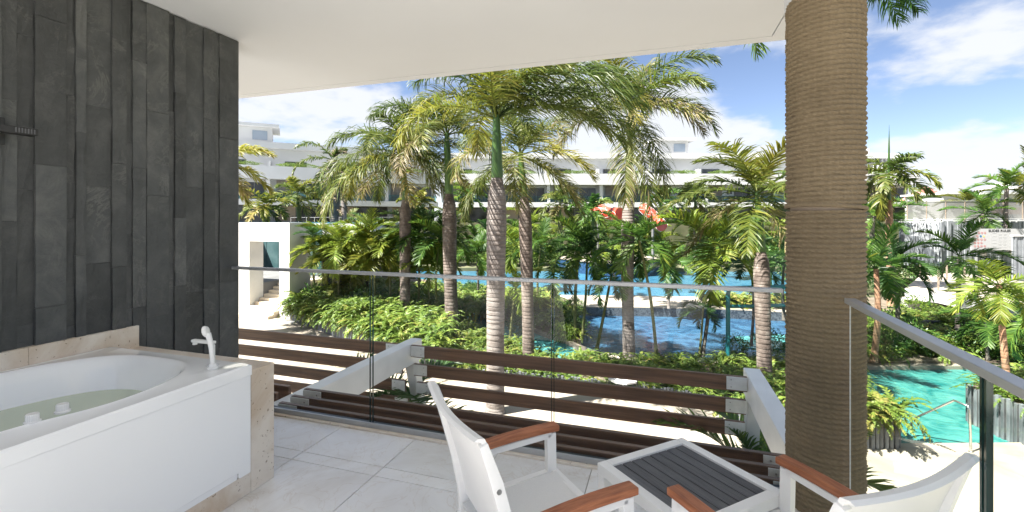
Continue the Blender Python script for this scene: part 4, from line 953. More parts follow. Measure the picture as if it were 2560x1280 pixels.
# shaggy palm: trunk wrapped in dead leaf bases
sb_ = at(836, 552, 44); sh = empty('shaggy_palm', sb_, 'shaggy palm trunk wrapped in dry hanging fronds on the terrace', 'palm tree')
stp = at(832, 400, 44) - sb_
link('trunk', trunk_mesh('trunk', [Vector((0, 0, 0)), stp * .5, stp], [(0, .40), (.5, .62), (.9, .55), (1, .4)], M['bark_dark'], rings=26, seed=5), sh)
rngs = np.random.default_rng(77)
for k in range(34):
    hgt = rngs.uniform(.15, .98); az = rngs.uniform(0, 6.28)
    V, F4, F3, t_ = frond(rngs, rngs.uniform(1.0, 1.7), rngs.uniform(-40, 10), 60, 10, .25, .12, .6, az, (0, 0, 0), .6, .4, .3, rr=.05)
    o = link('dry_frond', npmesh('dry_frond', V, F4, F3, t_, M['leaf_dry']), sh); o.location = stp * hgt + Vector((.45 * math.cos(az), .45 * math.sin(az), 0))
for e0, az, L_, m_ in ((60, YAW + 3.0, 4.6, 'leaf_royal'), (20, YAW + 3.3, 4.4, 'leaf_royal'), (82, YAW, 1.8, 'leaf_royal'), (-30, YAW + 2.9, 5.2, 'leaf_yellow'), (-20, YAW + 4.5, 4.6, 'leaf_royal'), (70, YAW + 1.2, 2.2, 'leaf_dry')):
    V, F4, F3, t_ = frond(rngs, L_, e0, 95, 34, .8, .13, .6, az, (0, 0, 0), .5, .5, .3, rr=.06)
    o = link('frond', npmesh('frond', V, F4, F3, t_, M[m_]), sh); o.location = stp

# small garden palms: shared frond shapes, copied
def shared_fronds(tagname, mat, cnt, **k):
    out = []
    for c in range(cnt):
        rng = np.random.default_rng(1000 + c * 7 + hash(tagname) % 97 if False else 1000 + c * 7 + len(tagname) * 31)
        for e0 in (78, 50, 25, 0, -25):
            kk = dict(L=1.0, e0=e0 + rng.normal(0, 5), bend=rng.uniform(50, 95), n=42, ll=.34, lw=.026, hang=.24, plum=.12, tint0=rng.uniform(.25, .6), tv=.3, vee=.35, rr=.012, drytip=.12); kk.update(k)
            kk['e0'] = e0 + rng.normal(0, 5)
            V, F4, F3, t_ = frond(rng, **kk); out.append((e0, npmesh('frond', V, F4, F3, t_, M[mat])))
    return out
SF = {'green': shared_fronds('green', 'leaf_green', 3), 'dark': shared_fronds('darkk', 'leaf_dark', 2), 'yellow': shared_fronds('yellow', 'leaf_yellow', 2, tint0=.5), 'royal': shared_fronds('royal6', 'leaf_royal', 2, hang=.4),
      'areca': shared_fronds('areca', 'leaf_lime', 3, tint0=.5, n=40, ll=.37, lw=.027)}
def small_palm(base, top, L, n, leafk, bark, r, label, group, name='garden_palm', seed=0, spread=(80, -25), tilt=.0, cat='palm tree'):
    rng = random.Random(seed * 13 + 5); t = empty(name, base, label, cat, group)
    rel = top - base; mid = rel * .5 + Vector((rng.uniform(-.08, .08), rng.uniform(-.08, .08), 0)) * rel.length * .4
    link('trunk', trunk_mesh('trunk', [Vector((0, 0, 0)), mid, rel], [(0, r * 1.25), (.2, r), (1, r * .75)], M[bark], rings=max(4, int(rel.length / .10)) if r * FPX / max(base.length, 1) > 2.5 else 0, seed=seed, n=12), t)
    a0 = rng.uniform(0, 6.28)
    for k in range(n):
        q = k / max(1, n - 1); e = spread[0] + (spread[1] - spread[0]) * q ** .9
        cand = sorted(SF[leafk], key=lambda m_: abs(m_[0] - e))[:3]; e1, me = rng.choice(cand)
        o = link('frond', me, t); o.location = rel; o.rotation_mode = 'ZYX'
        s_ = L * rng.uniform(.8, 1.12) * (.7 if q < .1 else 1); o.scale = (s_, s_, s_); o.rotation_euler = (rng.uniform(-.15, .15), math.radians(-(e - e1) * .7), a0 + 2.39996 * k + rng.uniform(-.2, .2))
    return t
def sp(u, vb, zb, cu, cv, L, n, leafk, bark, px, label, seed, group='slender garden palms among the pools', d=None, **k):
    d = d or (CAMZ - zb) * FPX / (vb - HOR); return small_palm(at(u, vb, d), at(cu, cv, d), L, n, leafk, bark, px * d / FPX / 2, label, group, seed=seed, **k)
# middle ground
sp(1076, 790, -2.9, 1068, 655, 1.9, 13, 'areca', 'bark_green', 6, 'thin stemmed palm between the ringed and banded trunks', 61)
sp(1438, 845, -3.4, 1449, 612, 1.9, 12, 'green', 'bark_green', 9, 'slim green stemmed palm at the left rim of the deep pool', 62)
sp(1455, 850, -3.4, 1468, 640, 1.7, 10, 'dark', 'bark_green', 7, 'dark leaved palm twin stem at the left rim of the deep pool', 63)
sp(1492, 872, -3.4, 1528, 690, 1.5, 11, 'green', 'bark_green', 8, 'leaning palm with yellow stem before the deep pool', 64)
sp(1642, 892, -3.3, 1598, 600, 1.8, 12, 'green', 'bark_green', 8, 'palm with curving green stem beside the smooth white trunk', 65)
sp(1672, 771, -3.5, 1668, 655, 2.3, 15, 'green', 'bark', 7, 'round headed palm on the deck strip between two pools', 66, spread=(80, -45))
sp(1756, 892, -3.3, 1787, 610, 2.3, 13, 'areca', 'bark_dark', 9, 'palm leaning out over the deep pool, brown stem', 67)
sp(1748, 893, -3.3, 1758, 770, 1.1, 9, 'dark', 'bark_green', 6, 'short dark fronded palm at the foot of the leaning palm', 68)
sp(1878, 865, -3.6, 1876, 650, 1.8, 9, 'dark', 'bark', 7, 'dark fronded palm with thin grey stem behind the teal pipe', 69)
sp(1960, 800, -3.5, 1962, 640, 2.3, 10, 'dark', 'bark_dark', 8, 'dark palm half hidden left of the rope column', 70)
sp(1275, 850, -3.4, 1290, 720, 1.4, 9, 'areca', 'bark_green', 7, 'short leaning palm between the two speckled trunks', 71)
sp(1385, 820, -3.4, 1385, 660, 1.7, 10, 'green', 'bark_green', 6, 'bright green palm on the planted island behind glass joint', 72)
sp(1345, 770, -3.4, 1352, 615, 1.9, 10, 'green', 'bark_green', 6, 'green palm on planted island right of the lichen trunk', 73)
sp(1195, 760, -3.4, 1190, 630, 1.8, 10, 'green', 'bark_dark', 6, 'green palm by the blue pool left of the stout trunk', 74)
sp(1290, 720, -3.4, 1285, 610, 2.6, 13, 'areca', 'bark_green', 6, 'yellow green palm behind the stout trunk', 75)
sp(1540, 742, -3.5, 1536, 635, 1.9, 9, 'areca', 'bark', 5, 'arching palm on the deck strip left of the smooth white trunk', 76)
sp(1792, 745, -3.5, 1796, 612, 1.9, 10, 'green', 'bark_green', 6, 'palm on the blue pool rim right of the round headed one', 77)
# areca clumps left of centre
k_ = 0
for (u, vb, cu, cv, L_, lk, lab) in ((812, 740, 815, 622, 2.1, 'areca', 'yellow green areca palm closest to the white portal'), (850, 742, 852, 605, 2.3, 'areca', 'tall areca palm beside the portal wall'), (838, 735, 832, 650, 2.0, 'yellow', 'yellowing areca palm low beside the portal wall'),
                                   (905, 745, 908, 618, 2.2, 'areca', 'areca palm under the hanging frond curtain'), (940, 750, 938, 640, 2.2, 'yellow', 'golden areca palm left of the ringed trunk'), (975, 748, 975, 618, 2.2, 'areca', 'areca palm directly behind the ringed trunk'),
                                   (880, 748, 878, 655, 1.9, 'yellow', 'low golden areca palm in the middle of the clump'), (1095, 745, 1098, 600, 2.3, 'green', 'green palm left of the banded trunk'), (1045, 735, 1046, 585, 2.4, 'green', 'green palm between ringed and banded trunks, rear'),
                                   (790, 745, 786, 590, 1.6, 'dark', 'dark leaved palm touching the white portal'), (870, 790, 868, 712, 1.7, 'yellow', 'sunlit low palm rising out of the fern bank'), (925, 742, 924, 585, 2.2, 'areca', 'upright areca palm behind the frond curtain')):
    dd_ = 19.9 / (.95 + .3123 * (u - 1280) / FPX) - (k_ * 37 % 10) * .17
    sp(u, HOR + 4.5 * FPX / dd_, -3.0, cu, cv, L_ * .85, 15, lk, 'bark_green', 6, lab, 80 + k_, group='areca palms beside the portal', d=dd_); k_ += 1
# far garden: a belt of palms beyond the blue pool
rngf = random.Random(5)
for i in range(34):
    lat = -20 + i * 1.72 + rngf.uniform(-.6, .6); d = rngf.choice((48.5, 51, 54, 57)) + rngf.uniform(-1, 1); hgt = rngf.uniform(2.2, 4.6)
    b0 = LD(lat, d, -3.3); small_palm(b0, b0 + Vector((rngf.uniform(-.4, .4), rngf.uniform(-.4, .4), hgt)), rngf.uniform(2.2, 3.2), 12, rngf.choice(('green', 'areca', 'green', 'royal', 'dark')), rngf.choice(('bark_green', 'bark')), .10,
                                    'green palm in the belt of planting beyond the blue pool', 'belt of palms beyond the blue pool', seed=200 + i)
# right hand palms
sp(2184, 905, -3.4, 2190, 672, 1.8, 11, 'green', 'bark_orange', 15, 'green palm with orange stem right beside the rope column', 101, group='palms beyond the teal pool')
sp(2392, 850, -3.4, 2397, 640, 1.9, 10, 'green', 'bark', 10, 'palm with grey stem before the black pipe', 102, group='palms beyond the teal pool')
sp(2522, 1005, -3.0, 2497, 712, 1.2, 11, 'areca', 'bark_orange', 15, 'palm with brown ringed stem at the slatted pool planter', 103, group='palms beyond the teal pool', spread=(58, -30))
sp(2240, 860, -3.4, 2232, 660, 1.8, 11, 'dark', 'bark_dark', 10, 'dark stemmed palm behind the slanting handrail', 104, group='palms beyond the teal pool')
sp(2575, 950, -3.3, 2590, 790, 1.5, 10, 'green', 'bark_dark', 10, 'leafy palm at the right rim of the teal pool bed', 105, group='palms beyond the teal pool')
sp(2470, 900, -3.4, 2465, 800, 1.5, 10, 'green', 'bark_dark', 8, 'low palm in the bed behind the slatted pool planter', 106, group='palms beyond the teal pool')
sp(2459, 640, None, 2458, 533, 2.4, 11, 'green', 'bark_dark', 11, 'dark stemmed palm casting its shade on the mesh screen', 107, group='palms before the mesh screen', d=35.4)
sp(2528, 640, None, 2517, 470, 2.5, 11, 'green', 'bark', 11, 'taller palm right of the mesh screen shade', 108, group='palms before the mesh screen', d=35.3)
sp(2580, 640, None, 2572, 440, 2.6, 12, 'yellow', 'bark', 11, 'yellowing palm at the right end of the mesh screen', 109, group='palms before the mesh screen', d=35)
sp(2405, 560, None, 2420, 508, 2.6, 10, 'yellow', 'bark_dark', 9, 'yellow green palm behind the mesh screen', 110, group='palms before the mesh screen', d=46)
sp(2280, 620, None, 2276, 525, 2.4, 10, 'green', 'bark_dark', 10, 'green tree palm behind the waterfall', 111, group='palms before the mesh screen', d=44)
sp(2180, 620, None, 2185, 540, 3.0, 13, 'green', 'bark_dark', 10, 'green palm behind the orange trunked palm', 112, group='palms before the mesh screen', d=36)
# fronds rising between the boards
b0 = Vector((*gp(1010, 1080, -1.4).xy, GZ)); small_palm(b0, b0 + Vector((0, 0, 2.35)), 1.25, 10, 'dark', 'bark_green', .05, 'potted palm fronds showing just above the near boards', 'palms under the balcony edge', seed=120)
b0 = Vector((*at(1905, 1130, 4.6).xy, GZ)); small_palm(b0, b0 + Vector((0, 0, 2.3)), 1.1, 7, 'green', 'bark_green', .05, 'palm frond standing beside the white frame near the rope column', 'palms under the balcony edge', seed=121, spread=(86, 40))
#PART4
# ------------------------------------------------------------------ ferns and shrubs
def inside(p, pg):
    x, y = p; c = False; j = len(pg) - 1
    for i in range(len(pg)):
        if (pg[i][1] > y) != (pg[j][1] > y) and x < (pg[j][0] - pg[i][0]) * (y - pg[i][1]) / (pg[j][1] - pg[i][1]) + pg[i][0]: c = not c
        j = i
    return c
def clump(seed, nf=11, L=.74):
    rng = np.random.default_rng(seed); out = []
    for k in range(nf):
        V, F4, F3, t_ = frond(rng, L * rng.uniform(.75, 1.2), rng.uniform(25, 82), rng.uniform(85, 150), 16, .105, .034, .14, k * 2.4 + rng.normal(0, .2), (0, 0, 0), .1, rng.uniform(.2, .75), .25, vee=.05, rr=.005, start=.08, drytip=.1)
        out.append((V, F4, F3, t_))
    return merge(out)
def merge(parts):
    o = 0; Vs = []; A4 = []; A3 = []; Ts = []
    for V, F4, F3, t_ in parts:
        Vs.append(V); A4.append(np.asarray(F4) + o); A3.append(np.asarray(F3).reshape(-1, 3) + o); Ts.append(t_); o += len(V)
    return np.concatenate(Vs), np.concatenate(A4), np.concatenate(A3), np.concatenate(Ts)
CL = [clump(s) for s in range(6)]
def fern_mass(name, pts, label, smin=.8, smax=1.4, tshift=0.0):
    rng = np.random.default_rng(len(pts)); parts = []
    for (x, y, z) in pts:
        V, F4, F3, t_ = CL[rng.integers(len(CL))]; a = rng.uniform(0, 6.28); s_ = rng.uniform(smin, smax)
        Rm = np.array([[math.cos(a), -math.sin(a), 0], [math.sin(a), math.cos(a), 0], [0, 0, 1]])
        parts.append((V @ Rm.T * s_ + np.array([x, y, z]), F4, F3, t_ + rng.normal(0, .15) + tshift))
    V, F4, F3, t_ = merge(parts); o = link(name, npmesh(name, V, F4, F3, t_, M['fern'])); kind(o, 'stuff'); return tag(o, label, 'ferns')
rp = random.Random(3)
def scatter(pg, n, z, hump=0.0):
    xs_ = [p[0] for p in pg]; ys_ = [p[1] for p in pg]; out = []
    while len(out) < n:
        p_ = (rp.uniform(min(xs_), max(xs_)), rp.uniform(min(ys_), max(ys_)))
        if inside(p_, pg): out.append((p_[0], p_[1], z + hump * (.5 + .5 * math.sin(p_[0] * .9) * math.cos(p_[1] * 1.1)) + rp.uniform(-.05, .1)))
    return out
def edge_pts(pts, step, z, inward=.1):
    out = []
    for a, b_ in zip(pts[:-1], pts[1:]):
        a = Vector(a); b_ = Vector(b_); k = max(1, int((b_ - a).length / step)); nrm = Vector((-(b_ - a).y, (b_ - a).x)).normalized() * inward
        for i in range(k):
            q = a.lerp(b_, (i + rp.random()) / k) + nrm; out.append((q.x, q.y, z + rp.uniform(-.1, .08)))
    return out
fern_mass('fern_border', scatter(bedC, 190, -3.34, .05) + edge_pts(frontC, .2, -3.3, .12), 'low ferns between the stoutest palm and the turquoise channel', .5, .85)
fern_mass('fern_bank', scatter(bedL, 420, -2.85, .5) + edge_pts(frontL, .16, -2.85, .12), 'lush bank of bright green ferns spilling over the slatted planter', .9, 1.6)
fern_mass('fern_border', scatter(bedR, 330, -3.42, .08) + edge_pts(frontR, .22, -3.4, .12), 'low ferns along the deep pool behind the boards', .5, .9)
fern_mass('fern_tuft', scatter(plb, 26, -2.92), 'yellow green ferns hanging over the planter corner by the pool steps', .8, 1.25, .25)
fern_mass('fern_border', scatter(prb, 60, -2.78), 'ferns inside the slatted pool planter right of handrail', .6, 1.0)
bank3 = poly([(2060, 903), (2500, 903), (2900, 928), (3000, 790), (2560, 800), (2060, 800)], -3.42)
fern_mass('fern_border', scatter(bank3, 420, -3.4, .3), 'ferns covering the bed beyond the teal pool', .8, 1.5)
fern_mass('fern_border', scatter(poly([(1800, 752), (2050, 752), (2050, 776), (1800, 768)], GZ), 90, -3.5), 'lime green ferns on the deck strip behind the teal pipe', 1.0, 1.7, .2)
isl_bed = poly([(1080, 742), (1170, 764), (1270, 787), (1357, 822), (1425, 846), (1452, 850), (1448, 800), (1436, 772), (1380, 748), (1280, 735), (1200, 728), (1080, 722)], -3.40)
fern_mass('fern_border', scatter(isl_bed, 260, -3.38, .1), 'ferns carpeting the planted island between channel and blue pool', .8, 1.4, .05)
side_bed = [(-17.4, 17.6), (-17.4, 20.3), (-11.5, 23.5), (-7.0, 26.5), (-5.0, 23.5), (-8.0, 20.5), (-12.0, 18.2)]
fern_mass('fern_border', scatter(side_bed, 300, -3.3, .5), 'shaded ferns under the areca palms beside the portal', 1.0, 1.8, .1)
# fallen frond litter and bare soil need no more than the bed itself

def leafball(seed, n, size, squash=.75):
    rng = np.random.default_rng(seed); u_ = unit(rng.normal(size=(n, 3))); rad = rng.uniform(.35, 1, n) ** .5
    lump = 1 + .22 * np.sin(u_[:, 0] * 5 + seed) * np.cos(u_[:, 1] * 4 + seed * 2) + .15 * np.sin(u_[:, 2] * 7)
    P = u_ * (rad * lump)[:, None] * np.array([1, 1, squash]) + np.array([0, 0, squash * .8])
    d = unit(u_ + rng.normal(0, .6, (n, 3)) + np.array([0, 0, -.1])); s_ = unit(np.cross(d, rng.normal(size=(n, 3)))); l_ = size * rng.uniform(.6, 1.3, n)[:, None]
    V = np.stack([P - d * l_ * .1, P + d * l_ * .45 + s_ * l_ * .24, P + d * l_, P + d * l_ * .45 - s_ * l_ * .24], 1).reshape(-1, 3)
    F4 = np.arange(n * 4).reshape(-1, 4); t_ = np.repeat(np.clip(rng.normal(.45, .22, n), 0, 1), 4)
    return V, F4, t_
SB = {}
for mk in ('shrub', 'shrub_lime'):
    SB[mk] = []
    for s_ in range(3):
        V, F4, t_ = leafball(s_ + 3, 1500, .13); SB[mk].append(npmesh('shrub', V, F4, [], t_, M[mk]))
def shrub(p, s_, mk, label, group, sx=1.0):
    o = link('shrub', rp.choice(SB[mk])); o.location = p; o.scale = (s_ * sx, s_, s_ * rp.uniform(.8, 1.2)); o.rotation_euler = (0, 0, rp.uniform(0, 6.28)); return tag(o, label, 'shrub', group)
for (u, v, s_, mk, lab) in ((1300, 830, .62, 'shrub', 'green shrub on the island at the foot of the lichen trunk'), (1345, 800, .55, 'shrub', 'broad green shrub in the middle of the planted island'), (1395, 800, .6, 'shrub', 'green shrub on the island beside the glass joint'),
                         (1430, 835, .62, 'shrub', 'shrub overhanging the left rim of the deep pool'), (1405, 850, .5, 'shrub_lime', 'lime green shrub at the channel end of the island'), (1225, 765, .75, 'shrub_lime', 'lime shrub between channel and blue pool'), (1290, 770, .6, 'shrub', 'dark shrub right behind the stout trunk'),
                         (1436, 775, .5, 'shrub', 'shrub at the left end of the pool deck strip'), (1370, 760, .6, 'shrub', 'shrub on the blue pool rim of the island'), (1180, 742, .8, 'shrub', 'shrub right of the banded trunk by the water'),
                         (2200, 890, .75, 'shrub', 'leafy shrub beyond teal pool beside the rope column'), (2270, 880, .85, 'shrub', 'rounded green shrub beyond the teal pool seen through glass'), (2340, 885, .6, 'shrub_lime', 'lime shrub above the teal pool coping'), (2440, 885, .7, 'shrub', 'shrub below the slanting handrail on pool bed'),
                         (2230, 830, .9, 'shrub', 'shrub behind the black pipe, left'), (2290, 790, .8, 'shrub_lime', 'lime shrub on the ledge above black pipe'), (2540, 900, .9, 'shrub', 'dark shrub at the right edge of the pool bed'), (1840, 885, .45, 'shrub_lime', 'small lime shrub at the foot of the teal pipe'), (1930, 880, .6, 'shrub', 'shrub at the deep pool rim beside young royal palm')):
    shrub(gp(u, v, -3.4), s_, mk, lab, 'shrubs among the pools')
for i in range(44):
    lat = -21 + i * 1.3 + rp.uniform(-.5, .5); d = rp.uniform(47.5, 58)
    shrub(LD(lat, d, -3.3), rp.uniform(1.1, 2.0), rp.choice(('shrub', 'shrub', 'shrub_lime')), 'leafy shrub in the belt of planting beyond the blue pool', 'belt of shrubs beyond the blue pool')
for i in range(16):
    lat = 24 + i * 1.5; d = rp.uniform(34, 44)
    shrub(LD(lat, d, -3.3), rp.uniform(1.0, 1.7), 'shrub', 'leafy shrub under the mesh screen and grey plank wall', 'shrubs before the plank wall')
for i in range(14):
    shrub(Vector((-17.6 + i * .62, rp.uniform(19.0, 20.1), -3.35)), rp.uniform(.7, 1.1), rp.choice(('shrub', 'shrub', 'shrub_lime')), 'shrub under the areca palms beside the portal', 'shrubs beside the portal')

# ------------------------------------------------------------------ white portal with stairs
pv = empty('portal', (-20, 18.9, GZ), 'white stepped portal with tall opening at the end of the path', 'portal')
PYF = 18.9; PYB = 20.38
MB().span((-28, PYF, GZ), (-20.86, 19.8, 1.385)).build('left_pier', M['stucco'], pv)
MB().span((-18.86, PYF, GZ), (-18.2, PYB, 1.385)).build('right_pier', M['stucco'], pv)
MB().span((-20.858, PYF + .002, .40), (-18.862, 19.8, 1.383)).build('lintel', M['stucco'], pv)
st = empty('stairs', (-19.9, 18.3, GZ), 'beige travertine stairs climbing through the white portal', 'stairs')
for k in range(10):
    y0 = 18.27 + k * .31
    xl, xr = (-21.15 + k * .14, -18.95 + min(k, 2) * .05) if k < 3 else (-20.84, -18.88)
    MB().span((xl, y0, GZ + k * .163), (xr, 21.9, GZ + (k + 1) * .163)).build('step', M['trav_step'], st, bevel=.012)
MB().span((-20.84, 21.905, GZ), (-18.88, 22.4, GZ + 1.60)).build('landing', M['trav_step'], st)

bar = empty('bar_counter', (-19.6, 24.3, -1.9), 'stone bar counter with dark top seen through the portal', 'counter')
bz = GZ + 1.60
cpts = [Vector((-19.4 + 2.0 * math.cos(a), 26.1 + 2.0 * math.sin(a), 0)) for a in [math.pi + math.pi * k / 16 for k in range(17)]]
n_ = len(cpts)
bq = [(p_.x, p_.y) for p_ in cpts]
MB().prism(bq, bz, bz + 1.15).build('counter', M['col_grey'], bar); MB().prism([(-19.4 + (x + 19.4) * 1.08, 26.1 + (y - 26.1) * 1.08) for x, y in bq], bz + 1.155, bz + 1.25).build('counter_top', M['rubber'], bar)
MB().span((-28.0, 22.41, GZ), (-17.6, 26.0, bz - .002)).span((-28, 19.81, GZ), (-20.85, 22.40, bz - .002)).build('landing_floor', M['col_grey'], st)
for k in range(10): MB().span((-28 + k * 1.04, 25.9, bz), (-28 + k * 1.04 + 1.0, 25.95, 1.2)).build('back_pane', M['teal_dark'], bar)
ig = empty('stair_glass_rail', (-19.8, 23.2, bz), 'teal glass railing at the head of the portal stairs', 'balustrade')
MB().span((-22.95, 23.2, bz), (-18.2, 23.22, bz + 1.0)).build('glass_panel', M['glass_t'], ig)
for x in (-20.2, -19.0): MB().span((x - .02, 23.17, bz), (x + .02, 23.19, bz + 1.05)).build('post', M['chrome'], ig)
MB().span((-20.95, 23.19, bz + 1.051), (-18.2, 23.23, bz + 1.09)).build('top_rail', M['chrome'], ig)
# dark glazed front of the terrace rooms, right of the portal
gf = empty('glazed_front', (-14, 20.5, GZ), 'dark glazed wall under the terrace behind the areca palms', 'window wall')
for k in range(3):
    x = -17.5 + k * 1.0
    MB().span((x + .03, 20.5, -3.3), (x + .97, 20.57, .75)).build('pane', M['dark_glass'], gf); MB().span((x - .03, 20.46, -3.3), (x + .03, 20.59, .75)).build('mullion', M['col_grey'], gf)
# thin rail on the terrace rim
trr = empty('terrace_railing', (-20, 20.6, 1.30), 'thin glass railing along the rim of the raised terrace', 'railing')
for k in range(18): MB().span((-44 + k * 1.2 - .015, 45.9, 1.35), (-44 + k * 1.2 + .015, 45.93, 1.85)).build('post', M['chrome'], trr)
MB().span((-44, 45.90, 1.851), (-23, 45.94, 1.89)).build('top_rail', M['chrome'], trr)

# ------------------------------------------------------------------ the long white hotel wings
def wing(a, b_, label, bays, pent, upwin, end=False):
    a = Vector((a[0], a[1], 0)); b_ = Vector((b_[0], b_[1], 0)); L_ = (b_ - a).length
    t = empty('hotel_wing', (a.x, a.y, 1.28), label, 'building', None, math.atan2((b_ - a).y, (b_ - a).x))
    P = lambda n, m, p, q, par=None, **k: MB().span(p, q).build(n, M[m], par or t, world=False, **k)
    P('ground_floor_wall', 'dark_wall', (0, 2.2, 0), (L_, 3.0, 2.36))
    P('floor_slab', 'bldg', (0, 0, 2.37), (L_, 14, 3.17))
    P('storey_wall', 'bldg', (0, 2.0, 3.18), (L_, 2.6, 5.99))
    P('parapet', 'bldg', (0, -.25, 6.0), (L_, 1.6, 7.78))
    P('terrace_floor', 'bldg', (0, 1.601, 6.0), (L_, 14, 6.6))
    P('upper_wall', 'bldg', (0, 5.2, 6.61), (L_, 13, 10.84))
    P('roof_slab', 'bldg', (-.3, 4.0, 10.85), (L_ + .3, 14, 11.75))
    bw_ = L_ / bays
    for k in range(bays):
        x = k * bw_
        P('column', 'col_grey', (x + .2, .6, 0), (x + .9, 1.2, 2.365))
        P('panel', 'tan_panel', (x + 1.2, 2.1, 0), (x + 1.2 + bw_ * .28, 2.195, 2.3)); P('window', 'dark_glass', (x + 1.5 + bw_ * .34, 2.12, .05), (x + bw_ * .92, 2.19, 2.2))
        P('fin', 'bldg', (x - .25, .25, 3.18), (x + .25, 1.99, 5.99))
        lo = P('louvre_panel', 'louvre', (x + 1.0, 1.80, 3.2), (x + 1.0 + bw_ * .26, 1.86, 5.95))
        for q in range(11): P('slat', 'louvre', (x + 1.0, 1.74, 3.25 + q * .245), (x + 1.0 + bw_ * .26, 1.80, 3.25 + q * .245 + .17), lo)
        P('window', 'dark_glass', (x + 1.6 + bw_ * .30, 1.93, 4.6), (x + 2.4 + bw_ * .30, 1.995, 5.6))
        dw = P('door', 'dark_glass', (x + bw_ * .62, 1.92, 3.2), (x + bw_ * .93, 1.995, 5.6)); P('mullion', 'col_grey', (x + bw_ * .77, 1.90, 3.2), (x + bw_ * .785, 1.919, 5.6), dw)
        P('glass_rail', 'glass_t', (x + .3, .2, 3.18), (x + bw_ - .3, .23, 4.2))
        P('upper_window', 'dark_glass', (x + bw_ * upwin[0], 5.12, 7.6), (x + bw_ * upwin[1], 5.195, 9.1))
        P('upper_fin', 'bldg', (x - .2, 3.0, 6.61), (x + .2, 5.19, 8.9))
    for (x0, x1) in pent:
        P('penthouse', 'bldg', (x0, 7, 11.76), (x1, 12.5, 14.3)); P('penthouse_roof', 'bldg', (x0 - 1.0, 6, 14.31), (x1 + 1.0, 13.5, 14.75)); P('penthouse_window', 'blue_glass', (x1 - 2.6, 6.93, 12.4), (x1 - .6, 6.99, 13.8))
    return t, L_, bw_
wl0, wl1 = LD(-48.5, 57.2), LD(-11.9, 74.5)
w1, L1, bw1 = wing(wl0, wl1, 'left wing of white hotel with shaded fascias and planted balconies', 5, [(11.2, 16.4)], (.25, .62))
wr0, wr1 = LD(-11.2, 75), LD(66, 75)
w2, L2, bw2 = wing(wr0, wr1, 'sunlit right wing of the white hotel with planted balconies', 9, [(37.2, 42.5)], (.15, .5))
P = lambda n, m, p, q: MB().span(p, q).build(n, M[m], w2, world=False)
P('end_block', 'bldg', (L2 - 11, 4.5, 11.76), (L2 - 4.5, 12, 12.6))
for k in range(6): P('pergola_fin', 'bldg', (L2 - 4 + k * .7, 4.2, 7.9), (L2 - 3.75 + k * .7, 5.1, 10.84))
def planter_green(w_, L_, bw_, n, y=.2, z=7.65, lab=''):
    for k in range(n):
        x = bw_ * (k + .5) + rp.uniform(-1, 1); loc = w_.matrix_world if False else None
        c_, s_ = math.cos(w_.rotation_euler.z), math.sin(w_.rotation_euler.z)
        for q in range(2):
            xx = x + (q - .5) * 2.0
            p_ = Vector((w_.location.x + xx * c_ - .9 * s_, w_.location.y + xx * s_ + .9 * c_, w_.location.z + 7.72))
            o = shrub(p_, 1.0, 'shrub_lime', lab, 'plants on the hotel balconies', 1.0); o.scale = (1.7, .8, .55); o.rotation_euler = (0, 0, w_.rotation_euler.z)
planter_green(w1, L1, bw1, 5, lab='lime green planting spilling over the left wing parapet')
planter_green(w2, L2, bw2, 9, lab='lime green planting spilling over the right wing parapet')

# ------------------------------------------------------------------ right side: screen, plank wall, waterfall, sign
def row_frame(u0, u1, d, z, label, name, cat):
    p = at(u0, HOR, d); t = empty(name, (p.x, p.y, z), label, cat, None, YAW); t['_']=0; del t['_']
    return t, (u1 - u0) * d / FPX
D1 = 38.0
ms, Wm = row_frame(2268, 2700, D1, 1.55, 'grey see-through mesh screen above the plank wall', 'mesh_screen', 'screen')
for k in range(9):
    x0 = k * Wm / 9
    if k < 9: MB().add([(x0 + .03, 0, .1), (x0 + Wm / 9 - .03, 0, .1), (x0 + Wm / 9 - .03, 0, 1.5), (x0 + .03, 0, 1.5)], [(0, 1, 2, 3)]).build('mesh_panel', M['mesh'], ms, world=False)
    MB().bar((x0, 0, 0), (x0, 0, 1.52), .05, .05, (1, 0, 0)).build('post', M['pole'], ms, world=False)
MB().bar((0, 0, 1.545), (Wm, 0, 1.545), .06, .05).build('top_rail', M['alu'], ms, world=False); MB().bar((0, .04, .05), (Wm, .04, .05), .06, .05).build('bottom_rail', M['alu'], ms, world=False)
pw, Wp = row_frame(2275, 2720, 36.5, -2.1, 'pale grey wall of upright planks behind the rules sign', 'plank_wall', 'wall')
kx = 0; 
while kx * .27 < Wp:
    MB().span((kx * .27, rp.choice((-.05, 0, .05)), 0), (kx * .27 + .24, .14, 3.5 + rp.uniform(-.04, .06))).build('plank', M['plank'], pw, world=False); kx += 1
MB().span((0, .15, 0), (Wp, .3, 3.4)).build('backing', M['col_grey'], pw, world=False)
MB().span((-.5, .16, 3.62), (Wp, 1.8, 3.68)).build('top_slab', M['stucco'], pw, world=False)
wf_, Ww = row_frame(2254, 2338, 35.6, -2.1, 'waterfall sheet pouring over a dark stone lip', 'waterfall', 'waterfall')
MB().span((0, 0, 3.35), (Ww, .8, 3.55)).build('lip', M['col_grey'], wf_, bevel=.05, world=False)
MB().span((.15, .25, 0), (Ww - .05, .45, 3.34)).build('stone_face', M['slat_slate'], wf_, world=False)
b_ = MB(); K = 14; Q = 10; vs = []
for i in range(K + 1):
    for j in range(Q + 1):
        q = i / K; vs.append((-.25 * q * (1 - j / Q) + Ww * j / Q, -.06 - .45 * math.sqrt(q) - .03 * math.sin(j * 2.1), 3.56 - 3.4 * q * q if i else 3.565))
